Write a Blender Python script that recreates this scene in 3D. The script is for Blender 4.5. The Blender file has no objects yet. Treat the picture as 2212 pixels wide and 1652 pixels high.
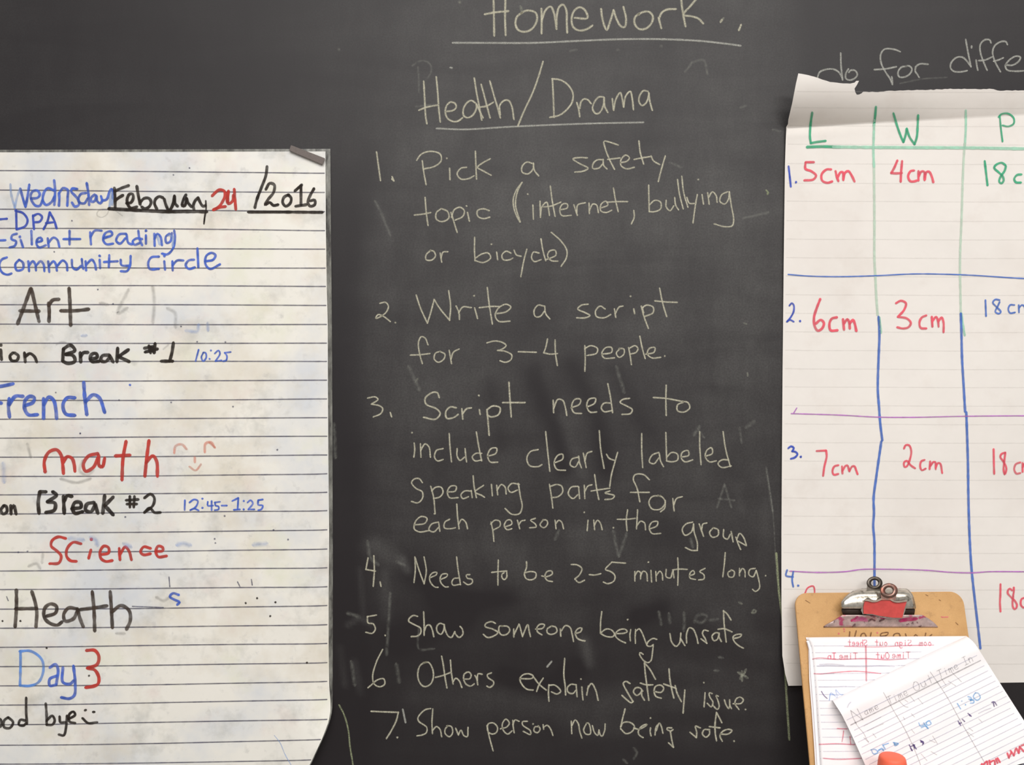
import bpy, bmesh, math, random
import numpy as np
from mathutils import Vector, noise as mnoise
random.seed(4)
SC = bpy.context.scene
COL = SC.collection
# ------------------------------------------------------------------ camera, world, lights
S = 0.00062          # metres of chalkboard per photo pixel
D = 1.18             # camera distance to the board face
ZC = 1.5             # camera height
cam_d = bpy.data.cameras.new('camera')
cam = bpy.data.objects.new('camera', cam_d); COL.objects.link(cam)
cam.location = (0, -D, ZC); cam.rotation_euler = (math.pi / 2, 0, 0)
cam_d.sensor_width = 36; cam_d.lens = 36 * D / (2212 * S); cam_d.clip_start = 0.02
SC.camera = cam
w = bpy.data.worlds.new('world'); SC.world = w; w.use_nodes = True
w.node_tree.nodes['Background'].inputs[0].default_value = (0.97, 0.97, 1.0, 1)
w.node_tree.nodes['Background'].inputs[1].default_value = 0.285
def area(name, loc, target, sx, sy, power, col):
    l = bpy.data.lights.new(name, 'AREA'); l.shape = 'RECTANGLE'; l.size = sx; l.size_y = sy
    l.energy = power; l.color = col
    o = bpy.data.objects.new(name, l); COL.objects.link(o); o.location = loc
    o.rotation_euler = (Vector(target) - Vector(loc)).to_track_quat('-Z', 'Y').to_euler()
    return o
area('ceiling_lamp_near', (0.4, -1.5, 2.95), (0.4, -1.5, 0), 3.0, 0.35, 44, (1, 0.97, 0.92))
area('ceiling_lamp_far', (0.3, -3.2, 2.95), (0.3, -2.4, 0), 3.4, 0.5, 91, (1, 0.975, 0.94))
SC.view_settings.view_transform = 'Standard'; SC.view_settings.look = 'None'
SC.view_settings.gamma = 1; SC.view_settings.use_curve_mapping = False
SC.view_settings.exposure = 0.0

# ------------------------------------------------------------------ helpers
def pt(px, py, h):
    f = (D - h) / D
    return ((px - 1106) * S * f, -h, ZC - (py - 826) * S * f)
def sl(v):      # sRGB 0-255 -> linear
    return tuple(((c / 255) / 12.92 if c / 255 < 0.04045 else ((c / 255 + 0.055) / 1.055) ** 2.4) for c in v)
def props(o, label=None, cat=None, group=None, kind=None):
    if label: o['label'] = label
    if cat: o['category'] = cat
    if group: o['group'] = group
    if kind: o['kind'] = kind
    return o
def empty(name, loc, label, cat, group=None):
    o = bpy.data.objects.new(name, None); COL.objects.link(o); o.location = loc
    o.empty_display_size = 0.05
    return props(o, label, cat, group)
def place(o, parent):
    COL.objects.link(o)
    if parent is not None:
        o.parent = parent
        L = Vector((0, 0, 0)); q = parent
        while q is not None: L += q.location; q = q.parent
        o.location = -L
    return o
def mesh(name, verts, faces, mat, parent=None, uv=None, smooth=False, label=None):
    me = bpy.data.meshes.new(name); me.from_pydata(verts, [], faces); me.update()
    if uv is not None:
        l = me.uv_layers.new(name='UVMap')
        for lp in me.loops: l.data[lp.index].uv = uv[lp.vertex_index]
    if smooth:
        me.polygons.foreach_set('use_smooth', [True] * len(me.polygons))
    me.materials.append(mat)
    o = bpy.data.objects.new(name, me)
    if label: o['label'] = label
    return place(o, parent)
def bm_obj(name, bm, mat, parent=None, smooth=False, label=None):
    bmesh.ops.recalc_face_normals(bm, faces=bm.faces)
    me = bpy.data.meshes.new(name); bm.to_mesh(me); bm.free()
    if smooth: me.polygons.foreach_set('use_smooth', [True] * len(me.polygons))
    me.materials.append(mat)
    o = bpy.data.objects.new(name, me)
    if label: o['label'] = label
    return place(o, parent)
def box_bm(x0, x1, y0, y1, z0, z1, bev=0.0):
    bm = bmesh.new()
    bmesh.ops.create_cube(bm, size=1)
    for v in bm.verts:
        v.co = Vector(((x0 + x1) / 2 + v.co.x * (x1 - x0), (y0 + y1) / 2 + v.co.y * (y1 - y0), (z0 + z1) / 2 + v.co.z * (z1 - z0)))
    if bev: bmesh.ops.bevel(bm, geom=bm.edges[:], offset=bev, segments=2, affect='EDGES')
    return bm
def interp(tab, y):
    if y <= tab[0][0]: return tab[0][1]
    for (a, b), (c, d) in zip(tab, tab[1:]):
        if y <= c: return b + (d - b) * (y - a) / (c - a)
    return tab[-1][1]
def ss(x):
    x = max(0.0, min(1.0, x)); return x * x * (3 - 2 * x)

# ------------------------------------------------------------------ materials
def nt(name):
    m = bpy.data.materials.new(name); m.use_nodes = True
    t = m.node_tree; b = t.nodes['Principled BSDF']
    return m, t, b
def N(t, typ, **kw):
    n = t.nodes.new(typ)
    for k, v in kw.items(): setattr(n, k, v)
    return n
def noise_n(t, scale, detail=4, rough=0.6, vec=None, stretch=None):
    tc = N(t, 'ShaderNodeTexCoord')
    src = tc.outputs['Object']
    if stretch:
        mp = N(t, 'ShaderNodeMapping'); mp.inputs['Scale'].default_value = stretch
        t.links.new(src, mp.inputs[0]); src = mp.outputs[0]
    n = N(t, 'ShaderNodeTexNoise'); n.inputs['Scale'].default_value = scale
    n.inputs['Detail'].default_value = detail; n.inputs['Roughness'].default_value = rough
    t.links.new(src, n.inputs['Vector'])
    return n.outputs[0]
def ramp(t, fac, a, b, ca=0.0, cb=1.0):
    m = N(t, 'ShaderNodeMapRange'); m.inputs[1].default_value = a; m.inputs[2].default_value = b
    m.inputs[3].default_value = ca; m.inputs[4].default_value = cb
    t.links.new(fac, m.inputs[0]); return m.outputs[0]
def mixc(t, fac, a, b, mode='MIX'):
    m = N(t, 'ShaderNodeMix'); m.data_type = 'RGBA'; m.blend_type = mode
    for i, v in ((0, fac), (6, a), (7, b)):
        if isinstance(v, (int, float)): m.inputs[i].default_value = v
        elif isinstance(v, tuple): m.inputs[i].default_value = v + (1,) if len(v) == 3 else v
        else: t.links.new(v, m.inputs[i])
    return m.outputs[2]
def math_n(t, op, a, b=None):
    m = N(t, 'ShaderNodeMath', operation=op)
    for i, v in ((0, a), (1, b)):
        if v is None: continue
        if isinstance(v, (int, float)): m.inputs[i].default_value = v
        else: t.links.new(v, m.inputs[i])
    return m.outputs[0]
def simple(name, col, rough=0.6, metal=0.0, var=0.0, scale=60, bump=0.0):
    m, t, b = nt(name)
    c = sl(col)
    b.inputs['Roughness'].default_value = rough; b.inputs['Metallic'].default_value = metal
    n = noise_n(t, scale)
    t.links.new(mixc(t, ramp(t, n, 0.3, 0.7), tuple(x * (1 - var) for x in c), tuple(min(1, x * (1 + var)) for x in c)), b.inputs['Base Color'])
    if bump:
        bn = N(t, 'ShaderNodeBump'); bn.inputs['Strength'].default_value = bump; bn.inputs['Distance'].default_value = 0.0005
        t.links.new(n, bn.inputs['Height']); t.links.new(bn.outputs[0], b.inputs['Normal'])
    return m
def ink(name, col, alpha=0.9, grain=0.25, gscale=500, soft=0.25, stretch=None, var=0.15, rough=0.8, vscale=120):
    """stroke material: thin deposit whose cover breaks up with a grain"""
    m, t, b = nt(name)
    c = sl(col)
    b.inputs['Roughness'].default_value = rough
    b.inputs['Specular IOR Level'].default_value = 0.2
    nv = noise_n(t, vscale, 3)
    t.links.new(mixc(t, ramp(t, nv, 0.35, 0.65), tuple(x * (1 - var) for x in c), tuple(min(1, x * (1 + var)) for x in c)), b.inputs['Base Color'])
    uv = N(t, 'ShaderNodeUVMap'); uv.uv_map = 'UVMap'
    sp = N(t, 'ShaderNodeSeparateXYZ'); t.links.new(uv.outputs[0], sp.inputs[0])
    v = math_n(t, 'ABSOLUTE', math_n(t, 'MULTIPLY_ADD', sp.outputs[1], 2.0)); v.node.inputs[0].links[0].from_node.inputs[2].default_value = -1.0
    prof = ramp(t, v, 1.0 - soft, 1.0, 1.0, 0.0)
    g = noise_n(t, gscale, 3, 0.7, stretch=stretch)
    g = ramp(t, g, 0.32, 0.62, 1 - grain, 1.0)
    a = math_n(t, 'MULTIPLY', math_n(t, 'MULTIPLY', prof, g), alpha)
    t.links.new(a, b.inputs['Alpha'])
    return m

# chalkboard slate: dark panel, chalk dust from the mesh attribute "dust"
def slate_mat():
    m, t, b = nt('slate_board')
    at = N(t, 'ShaderNodeAttribute'); at.attribute_name = 'dust'
    n1 = noise_n(t, 9, 6, 0.65, stretch=(1, 1, 0.55))
    n2 = noise_n(t, 420, 2, 0.6)
    n3 = noise_n(t, 38, 5, 0.7, stretch=(1, 1, 0.35))
    k = math_n(t, 'MULTIPLY', ramp(t, n1, 0.25, 0.75, 0.45, 1.55), ramp(t, n3, 0.3, 0.7, 0.82, 1.18))
    k = math_n(t, 'MULTIPLY', k, ramp(t, n2, 0.3, 0.7, 0.7, 1.3))
    tc = N(t, 'ShaderNodeTexCoord'); mp = N(t, 'ShaderNodeMapping'); mp.inputs['Rotation'].default_value = (0, math.radians(24), 0); mp.inputs['Scale'].default_value = (0.28, 1, 1.5)
    t.links.new(tc.outputs['Object'], mp.inputs[0])
    n4 = N(t, 'ShaderNodeTexNoise'); n4.inputs['Scale'].default_value = 13; n4.inputs['Detail'].default_value = 6; n4.inputs['Distortion'].default_value = 0.8
    t.links.new(mp.outputs[0], n4.inputs['Vector'])
    k = math_n(t, 'MULTIPLY', k, ramp(t, n4.outputs[0], 0.3, 0.7, 0.7, 1.3))
    f = math_n(t, 'MULTIPLY', at.outputs['Fac'], k)
    t.links.new(mixc(t, f, (0.0125, 0.0095, 0.0115), (0.42, 0.42, 0.40)), b.inputs['Base Color'])
    b.inputs['Roughness'].default_value = 0.5
    b.inputs['Specular IOR Level'].default_value = 0.36
    bn = N(t, 'ShaderNodeBump'); bn.inputs['Strength'].default_value = 0.06; bn.inputs['Distance'].default_value = 0.0004
    t.links.new(n2, bn.inputs['Height']); t.links.new(bn.outputs[0], b.inputs['Normal'])
    return m
M_SLATE = slate_mat()
M_FRAME = simple('aluminium_frame', (165, 165, 162), 0.4, 0.8, 0.05, 200)
M_WALL = simple('painted_wall', (205, 200, 186), 0.9, 0, 0.03, 30, 0.1)
M_FLOOR = simple('floor_tiles', (150, 140, 126), 0.5, 0, 0.12, 14)
def paper_mat(name, col, stains, rough, amp=1.0, coat=0.0):
    m, t, b = nt(name)
    c = sl(col)
    cur = mixc(t, ramp(t, noise_n(t, 14, 5), 0.3, 0.7), tuple(x * 0.97 for x in c), tuple(min(1, x * 1.02) for x in c))
    for (sc, lo, hi, sc_col, k, off) in stains:
        tc = N(t, 'ShaderNodeTexCoord'); mp = N(t, 'ShaderNodeMapping'); mp.inputs['Location'].default_value = (off, off * 2, off * 3)
        t.links.new(tc.outputs['Object'], mp.inputs[0])
        nn = N(t, 'ShaderNodeTexNoise'); nn.inputs['Scale'].default_value = sc; nn.inputs['Detail'].default_value = 5; nn.inputs['Roughness'].default_value = 0.62
        t.links.new(mp.outputs[0], nn.inputs['Vector'])
        cur = mixc(t, ramp(t, nn.outputs[0], lo, hi, 0, k), cur, tuple(x for x in sl(sc_col)))
    t.links.new(cur, b.inputs['Base Color'])
    b.inputs['Roughness'].default_value = rough
    b.inputs['Coat Weight'].default_value = coat; b.inputs['Coat Roughness'].default_value = 0.25
    nb = noise_n(t, 22, 3, 0.5)
    bn = N(t, 'ShaderNodeBump'); bn.inputs['Strength'].default_value = 0.25 * amp; bn.inputs['Distance'].default_value = 0.004
    t.links.new(nb, bn.inputs['Height']); t.links.new(bn.outputs[0], b.inputs['Normal'])
    return m
M_LPAPER = paper_mat('laminated_chart_paper', (239, 236, 228),
    [(7, 0.44, 0.66, (206, 212, 222), 0.7, 3.1), (11, 0.50, 0.70, (214, 204, 184), 0.55, 7.7), (16, 0.56, 0.74, (226, 208, 202), 0.45, 1.3),
     (24, 0.54, 0.74, (176, 176, 170), 0.5, 12.2), (9, 0.55, 0.7, (226, 228, 204), 0.55, 5.5), (60, 0.60, 0.75, (170, 168, 168), 0.4, 9.4)], 0.5, 0.6, 0.12)
M_RPAPER = paper_mat('chart_paper', (233, 228, 223), [(5, 0.5, 0.7, (222, 214, 208), 0.5, 2.2), (18, 0.55, 0.75, (214, 204, 196), 0.35, 8.8)], 0.85, 0.9)
M_SHEET = paper_mat('note_paper', (250, 246, 248), [(9, 0.55, 0.75, (244, 228, 232), 0.5, 4.2)], 0.8, 0.4)
def film_mat():
    m, t, b = nt('laminate_film')
    b.inputs['Base Color'].default_value = sl((168, 168, 160)) + (1,)
    b.inputs['Roughness'].default_value = 0.2
    n = noise_n(t, 70, 4, 0.7, stretch=(1, 1, 0.3))
    t.links.new(ramp(t, n, 0.35, 0.68, 0.12, 0.75), b.inputs['Alpha'])
    return m
M_FILM = film_mat()
# chalk
M_CH = ink('chalk_cream', (208, 204, 182), 0.82, 0.6, 700, 0.62, None, 0.10, vscale=60)
M_CHW = ink('chalk_white', (192, 192, 184), 0.72, 0.62, 900, 0.45, None, 0.10)
M_CHF = ink('chalk_faint', (190, 192, 182), 0.17, 0.9, 160, 1.0, None, 0.10)
M_CHM = ink('chalk_smudged', (192, 194, 176), 0.34, 0.8, 300, 0.9, None, 0.1)
M_CHG = ink('chalk_green', (176, 184, 146), 0.6, 0.7, 700, 0.5, None, 0.15)
# marker inks
M_PENL = ink('pen_light_blue', (96, 170, 226), 0.62, 0.45, 80, 0.4, None, 0.2)
M_BLUE = ink('marker_blue', (76, 108, 206), 0.88, 0.35, 70, 0.2, None, 0.25)
M_BLUED = ink('marker_blue_dark', (66, 88, 188), 0.9, 0.2, 70, 0.2, None, 0.2)
M_BLUEL = ink('marker_blue_light', (98, 148, 226), 0.78, 0.4, 60, 0.2, None, 0.2)
M_BLUEP = ink('marker_blue_pale', (150, 178, 226), 0.6, 0.6, 60, 0.3, None, 0.2)
M_BLK = ink('marker_black', (48, 41, 36), 0.92, 0.3, 60, 0.2, None, 0.4, vscale=50)
M_BRN = ink('marker_worn_black', (72, 60, 52), 0.88, 0.35, 50, 0.2, None, 0.35)
M_BLUEG = ink('marker_blue_ghost', (150, 174, 222), 0.4, 0.7, 50, 0.9, None, 0.2)
M_GREY = ink('marker_ghost', (150, 148, 146), 0.34, 0.6, 50, 0.8, None, 0.2)
M_RED = ink('marker_red', (196, 66, 58), 0.9, 0.22, 60, 0.2, None, 0.15)
M_REDP = ink('marker_red_ghost', (220, 140, 120), 0.5, 0.5, 60, 0.4, None, 0.2)
M_PINK = ink('marker_pink', (232, 96, 112), 0.9, 0.3, 60, 0.2, None, 0.12)
M_ROSE = ink('marker_rose', (228, 108, 132), 0.58, 0.35, 120, 0.4, None, 0.2)
M_GRN = ink('marker_green', (64, 172, 130), 0.88, 0.25, 60, 0.2, None, 0.15)
M_GRNL = ink('marker_green_light', (166, 216, 192), 0.85, 0.25, 60, 0.2, None, 0.08)
M_GRNP = ink('marker_green_pale', (196, 218, 200), 0.8, 0.3, 60, 0.3, None, 0.05)
M_PUR = ink('marker_purple', (184, 116, 196), 0.82, 0.3, 120, 0.25, None, 0.2)
M_PURD = ink('pen_violet', (92, 72, 132), 0.75, 0.4, 200, 0.3, None, 0.2)
M_LINEB = ink('chart_blue_line', (84, 120, 200), 0.88, 0.2, 80, 0.2, None, 0.12)
M_RULE = ink('ruled_ink', (88, 86, 104), 0.74, 0.35, 60, 0.5, (1, 1, 1), 0.3)
M_RULEF = ink('ruled_ink_faint', (190, 188, 184), 0.17, 0.5, 60, 0.6, None, 0.1)
M_RULES = ink('ruled_ink_sheet', (186, 186, 204), 0.42, 0.4, 60, 0.5, None, 0.1)
M_PENC = ink('pencil', (126, 122, 126), 0.46, 0.35, 200, 0.6, None, 0.2)
M_SPOT = ink('ink_spot', (84, 84, 110), 0.75, 0.4, 300, 0.5, None, 0.3)

# ------------------------------------------------------------------ strokes
CR = {  # zoom windows: origin and pixels per unit
 'A': (960, 0, 700/2212), 'B': (880, 120, 600/2212), 'C': (1680, 60, 532/2212), 'D': (780, 280, 900/2212),
 'E': (780, 600, 900/2212), 'F': (780, 920, 900/2212), 'G': (700, 1180, 1000/2212), 'H': (700, 1380, 1000/2212),
 'I': (0, 300, 730/2212), 'J': (0, 600, 730/2212), 'K': (0, 930, 730/2212), 'L': (0, 1230, 780/2212),
 'M': (1680, 560, 532/1997), 'P': (1680, 1000, 532/2212), 'P7': (1680, 1200, 532/2212), 'N': (1680, 320, 532/2212),
 'O': (1680, 930, 532/2212), 'Q': (2080, 1230, 132/1677), 'R': (1280, 1280, 420/2212), 'S': (1280, 1420, 420/2212),
 'T': (880, 1180, 420/2212), 'U': (880, 1400, 420/2212), 'V': (0, 360, 380/2212), 'W': (230, 360, 290/2212),
 'X': (1720, 1370, 300/1757), 'Y': (1820, 1380, 392/2212), 'Z': (1800, 1230, 220/2212), '0': (0, 0, 1.0), 'V8': (700, 760, 1000/1852)}
def parse(crop, s):
    ox, oy, k = CR[crop]
    out = []
    for st in s.split(';'):
        p = [tuple(float(v) for v in q.split(',')) for q in st.split()]
        if p: out.append([(ox + x * k, oy + y * k) for x, y in p])
    return out
def smooth_pts(p, step=3.0):
    if len(p) < 3:
        out = []
        n = max(1, int(math.dist(p[0], p[-1]) / step)) if len(p) == 2 else 1
        return [(p[0][0] + (p[-1][0] - p[0][0]) * i / n, p[0][1] + (p[-1][1] - p[0][1]) * i / n) for i in range(n + 1)]
    q = [(2*p[0][0]-p[1][0], 2*p[0][1]-p[1][1])] + p + [(2*p[-1][0]-p[-2][0], 2*p[-1][1]-p[-2][1])]
    out = []
    for i in range(1, len(q) - 2):
        p0, p1, p2, p3 = [np.array(v) for v in q[i-1:i+3]]
        def tj(a, b, t): return t + max(1e-4, np.linalg.norm(b - a)) ** 0.5
        t0 = 0; t1 = tj(p0, p1, t0); t2 = tj(p1, p2, t1); t3 = tj(p2, p3, t2)
        n = max(1, int(np.linalg.norm(p2 - p1) / step + 0.5))
        for j in range(n):
            t = t1 + (t2 - t1) * j / n
            A1 = (t1-t)/(t1-t0)*p0 + (t-t0)/(t1-t0)*p1; A2 = (t2-t)/(t2-t1)*p1 + (t-t1)/(t2-t1)*p2
            A3 = (t3-t)/(t3-t2)*p2 + (t-t2)/(t3-t2)*p3
            B1 = (t2-t)/(t2-t0)*A1 + (t-t0)/(t2-t0)*A2; B2 = (t3-t)/(t3-t1)*A2 + (t-t1)/(t3-t1)*A3
            out.append(tuple((t2-t)/(t2-t1)*B1 + (t-t1)/(t2-t1)*B2))
    out.append(tuple(p[-1]))
    return out
LAY = [0]
LOOSE = {'erased_mark', 'chalk_smudge', 'ink_spot', 'pen_scribble', 'erased_word', 'marker_stroke', 'scratch', 'rolled_edge', 'faded_drawing', 'show_through_rule', 'pencil_entry', 'column_rule', 'pen_mark'}
def strokes(name, strs, width, mat, hf, parent, label=None, **kw):
    if name in LOOSE and len(strs) > 1:
        return [strokes1(name, [q], width, mat, hf, parent, label, **kw) for q in strs]
    return strokes1(name, strs, width, mat, hf, parent, label, **kw)
def multi(fn, crop, s, label):
    """'|' parts one word from the next, in the strokes and in the label"""
    ss_, ll = s.split('|'), (label or '').split('|')
    for i, q in enumerate(ss_): fn(parse(crop, q), (ll[i] if i < len(ll) and ll[i] else None))
def strokes1(name, strs, width, mat, hf, parent, label=None, lift=0.00025, step=3.0, jit=0.10):
    V, F, UV = [], [], []
    for p in strs:
        LAY[0] = (LAY[0] + 1) % 40
        e = lift + LAY[0] * 4e-6
        if len(p) == 1 or (len(p) == 2 and math.dist(p[0], p[1]) < 1.0):      # a dot
            cx, cy = p[0]; b = len(V); r = width * 0.62
            V.append(pt(cx, cy, hf(cx, cy) + e)); UV.append((0, 0.5))
            for i in range(10):
                a = i * math.tau / 10; rr = r * random.uniform(0.85, 1.15)
                x, y = cx + rr * math.cos(a), cy + rr * math.sin(a)
                V.append(pt(x, y, hf(x, y) + e)); UV.append((0, 1.0))
            for i in range(10): F.append((b, b + 1 + i, b + 1 + (i + 1) % 10))
            continue
        q = smooth_pts(p, step)
        # extend ends half a width for a rounded tip
        def ext(a, b, d):
            L = math.dist(a, b) or 1; return (a[0] + (a[0]-b[0]) / L * d, a[1] + (a[1]-b[1]) / L * d)
        q = [ext(q[0], q[1], width * 0.4)] + q + [ext(q[-1], q[-2], width * 0.4)]
        n = len(q); L = 0; b = len(V); ph = random.random() * 50
        for i, (x, y) in enumerate(q):
            x0, y0 = q[max(0, i - 1)]; x1, y1 = q[min(n - 1, i + 1)]
            dx, dy = x1 - x0, y1 - y0; l = math.hypot(dx, dy) or 1
            if i: L += math.dist(q[i - 1], q[i])
            ww = width / 2 * (1 + jit * mnoise.noise((L * 0.09 + ph, 0, 0)) * 2)
            if i in (0, n - 1): ww *= 0.45
            nx, ny = -dy / l * ww, dx / l * ww
            for sgn, vv in ((-1, 0.0), (1, 1.0)):
                X, Y = x + nx * sgn, y + ny * sgn
                V.append(pt(X, Y, hf(X, Y) + e)); UV.append((L / 10, vv))
        for i in range(n - 1):
            a = b + 2 * i; F.append((a, a + 1, a + 3, a + 2))
    return mesh(name, V, F, mat, parent, UV, label=label)

# ------------------------------------------------------------------ the setting
def struct(name, bm, mat):
    o = bm_obj(name, bm, mat); o['kind'] = 'structure'; return o
struct('wall_back', box_bm(-3.2, 3.2, 0.0165, 0.12, 0, 3.0), M_WALL)
struct('floor', box_bm(-3.2, 3.2, -5.0, 0.12, -0.1, 0.0), M_FLOOR)

# ------------------------------------------------------------------ chalkboard
board = empty('chalkboard', (0, 0.016, 0.885), 'long black slate chalkboard covered with chalk handwriting and erased smears', 'chalkboard')
# dust field on the slate (photo pixels as the board's own ruler)
xs = np.unique(np.concatenate([np.arange(-1400, -20, 60), np.arange(-20, 2240, 7), np.arange(2240, 3700, 60)])).astype(float)
ys = np.unique(np.concatenate([np.arange(-110, -20, 30), np.arange(-20, 1680, 7), np.arange(1680, 1815, 15)])).astype(float)
PX, PY = np.meshgrid(xs, ys)
DU = np.full(PX.shape, 0.030)
def sm(a): a = np.clip(a, 0, 1); return a * a * (3 - 2 * a)
# wiped central panel is cloudier; beside the left chart it stays dark
tw = 90 + 420 * sm((380 - PY) / 300)
ctr = sm((PX - (805 + 40 * np.sin(PY / 170) - tw / 2)) / tw) * sm((1760 - PX) / 90)
DU += 0.042 * ctr * sm((1500 - PY) / 800)
DU -= 0.016 * sm((520 - PY) / 480)
DU -= 0.016 * sm((PY - 1050) / 500)
DU -= 0.020 * sm((830 - PX) / 70) * sm((PX - 640) / 60) * sm((PY - 300) / 160)
DU += 0.012 * sm((700 - PX) / 500) * sm((500 - PY) / 500)
def smear(pts, wid, k):
    global DU
    d = np.full(PX.shape, 1e9)
    for (x0, y0), (x1, y1) in zip(pts, pts[1:]):
        vx, vy = x1 - x0, y1 - y0; L2 = vx * vx + vy * vy + 1e-6
        t = np.clip(((PX - x0) * vx + (PY - y0) * vy) / L2, 0, 1)
        d = np.minimum(d, np.hypot(PX - x0 - t * vx, PY - y0 - t * vy))
    DU += (1.35 * k if k > 0 and pts[0][1] > 1000 else k) * np.exp(-(d / wid) ** 2)
for pts, wid, k in [
    ([(1150, 810), (1200, 930), (1215, 1010)], 26, -0.055), ([(1235, 790), (1290, 900), (1310, 1010)], 28, -0.055),
    ([(1060, 830), (1080, 960)], 20, -0.03), ([(1330, 800), (1400, 930)], 22, -0.03), ([(1215, 900), (1255, 1020)], 12, 0.03),
    ([(870, 1215), (1000, 1330), (860, 1380)], 34, -0.03), ([(960, 1300), (1100, 1290)], 26, -0.03),
    ([(1090, 1460), (1180, 1490), (1250, 1440)], 20, -0.03), ([(1380, 1330), (1430, 1310)], 26, -0.035),
    ([(900, 1500), (1200, 1525), (1550, 1500), (1660, 1520)], 34, 0.022), ([(1250, 1560), (1500, 1590), (1660, 1580)], 26, 0.014),
    ([(1290, 1170), (1400, 1260), (1560, 1290), (1650, 1265)], 50, 0.022), ([(1090, 1180), (1200, 1330)], 50, 0.018),
    ([(1430, 1440), (1650, 1470)], 26, 0.018), ([(810, 1180), (850, 1205)], 22, 0.05), ([(870, 1210), (880, 1230)], 9, 0.07),
    ([(1000, 1180), (1300, 1150)], 60, 0.010), ([(1560, 1340), (1660, 1400)], 30, 0.02),
    ([(735, 1400), (745, 1480)], 9, 0.03), ([(765, 1430), (778, 1495)], 9, 0.035), ([(778, 1230), (785, 1330)], 6, 0.02),
    ([(830, 1240), (835, 1330)], 12, 0.03), ([(750, 1350), (775, 1335), (800, 1345)], 6, 0.04), ([(1590, 1050), (1600, 1100)], 10, 0.02),
    ([(1262, 1385), (1272, 1430)], 12, 0.05), ([(1180, 980), (1185, 1010)], 18, 0.02), ([(900, 80), (1600, 120)], 70, 0.006),
    ([(800, 700), (790, 1000)], 60, -0.012), ([(500, 160), (200, 40)], 160, -0.010), ([(930, 330), (1500, 600)], 150, 0.010),
    ([(1560, 330), (1640, 700)], 120, 0.006), ([(815, 440), (845, 515)], 7, 0.03), ([(1640, 1010), (1660, 1180)], 16, 0.012)]:
    smear(pts, wid, k)
DU = np.clip(DU, 0.004, 1)
V = [((x - 1106) * S, 0.0, ZC - (y - 826) * S) for y in ys for x in xs]
nx_, ny_ = len(xs), len(ys)
F = [(j*nx_+i, (j+1)*nx_+i, (j+1)*nx_+i+1, j*nx_+i+1) for j in range(ny_ - 1) for i in range(nx_ - 1)]
nb = len(V)
# thickness of the slate: a back rim
rim = [i for i in range(nx_)] + [j*nx_+nx_-1 for j in range(1, ny_)] + [(ny_-1)*nx_+i for i in range(nx_-2, -1, -1)] + [j*nx_ for j in range(ny_-2, 0, -1)]
V += [(V[i][0], 0.014, V[i][2]) for i in rim]
for a in range(len(rim)):
    b_ = (a + 1) % len(rim); F.append((rim[a], rim[b_], nb + b_, nb + a))
sur = mesh('writing_surface', V, F, M_SLATE, board)
att = sur.data.attributes.new('dust', 'FLOAT', 'POINT')
att.data.foreach_set('value', np.concatenate([DU.ravel(), np.zeros(len(rim))]).astype(np.float32))
XL, XR = (-1400 - 1106) * S, (3660 - 1106) * S
ZT, ZB = ZC + (826 + 110) * S, ZC - (1810 - 826) * S
bm_obj('frame_rail', box_bm(XL - .03, XR + .03, -0.008, 0.016, ZT, ZT + .03, .002), M_FRAME, board)
bm_obj('frame_rail', box_bm(XL - .03, XL, -0.008, 0.016, ZB, ZT, .002), M_FRAME, board)
bm_obj('frame_rail', box_bm(XR, XR + .03, -0.008, 0.016, ZB, ZT, .002), M_FRAME, board)
TRZ = ZB - 0.012
bm = box_bm(XL, XR, -0.175, 0.016, TRZ - 0.004, TRZ, .001)
for a in (box_bm(XL, XR, -0.179, -0.173, TRZ - 0.004, TRZ + 0.012, .001), box_bm(XL, XR, 0.0, 0.016, TRZ - 0.004, ZB, .001)):
    me_ = bpy.data.meshes.new('t'); a.to_mesh(me_); a.free(); bm.from_mesh(me_); bpy.data.meshes.remove(me_)
bm_obj('chalk_tray', bm, M_FRAME, board)

hb = lambda x, y: 0.0
def CH(label, crop, s, width=4.6, mat=None, name='chalk_word'):
    multi(lambda q, l: strokes(name, q, width, mat or M_CH, hb, board, l, lift=0.0003), crop, s, label)
CH('cream chalk word Homework|chalk dot after Homework|chalk dash after Homework', 'A',
 '333,-120 338,120 340,243;420,-120 414,120 418,240;276,97 350,84 436,76;530,85 495,115 485,165 505,205 550,217 600,195 632,135 625,90 590,73 550,75 525,90;662,60 664,140 663,228;664,140 690,70 725,45 748,90 765,198;765,180 768,100 785,45 810,32 832,70 835,150 838,222;890,122 975,124 975,100 950,60 920,50 885,75 868,130 880,185 920,208 970,200 1010,175;1070,62 1075,110 1095,185 1108,205 1130,150 1155,70;1155,70 1175,130 1205,180 1230,185 1240,130 1222,48;1330,92 1300,120 1300,165 1330,198 1375,195 1415,155 1422,110 1395,80 1350,84 1325,100;1462,122 1480,192;1465,125 1485,85 1520,65 1580,62;1610,-90 1622,50 1645,180;1765,-60 1680,40 1632,100 1690,112 1735,128 1766,160|1885,150 1895,135|2010,205 2025,170', 6)
CH(None, 'A', '57,292 300,293 600,293 900,280 1200,268 1500,268 1750,280 1900,296 2022,312', 5.2, M_CHW, 'chalk_underline')
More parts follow.
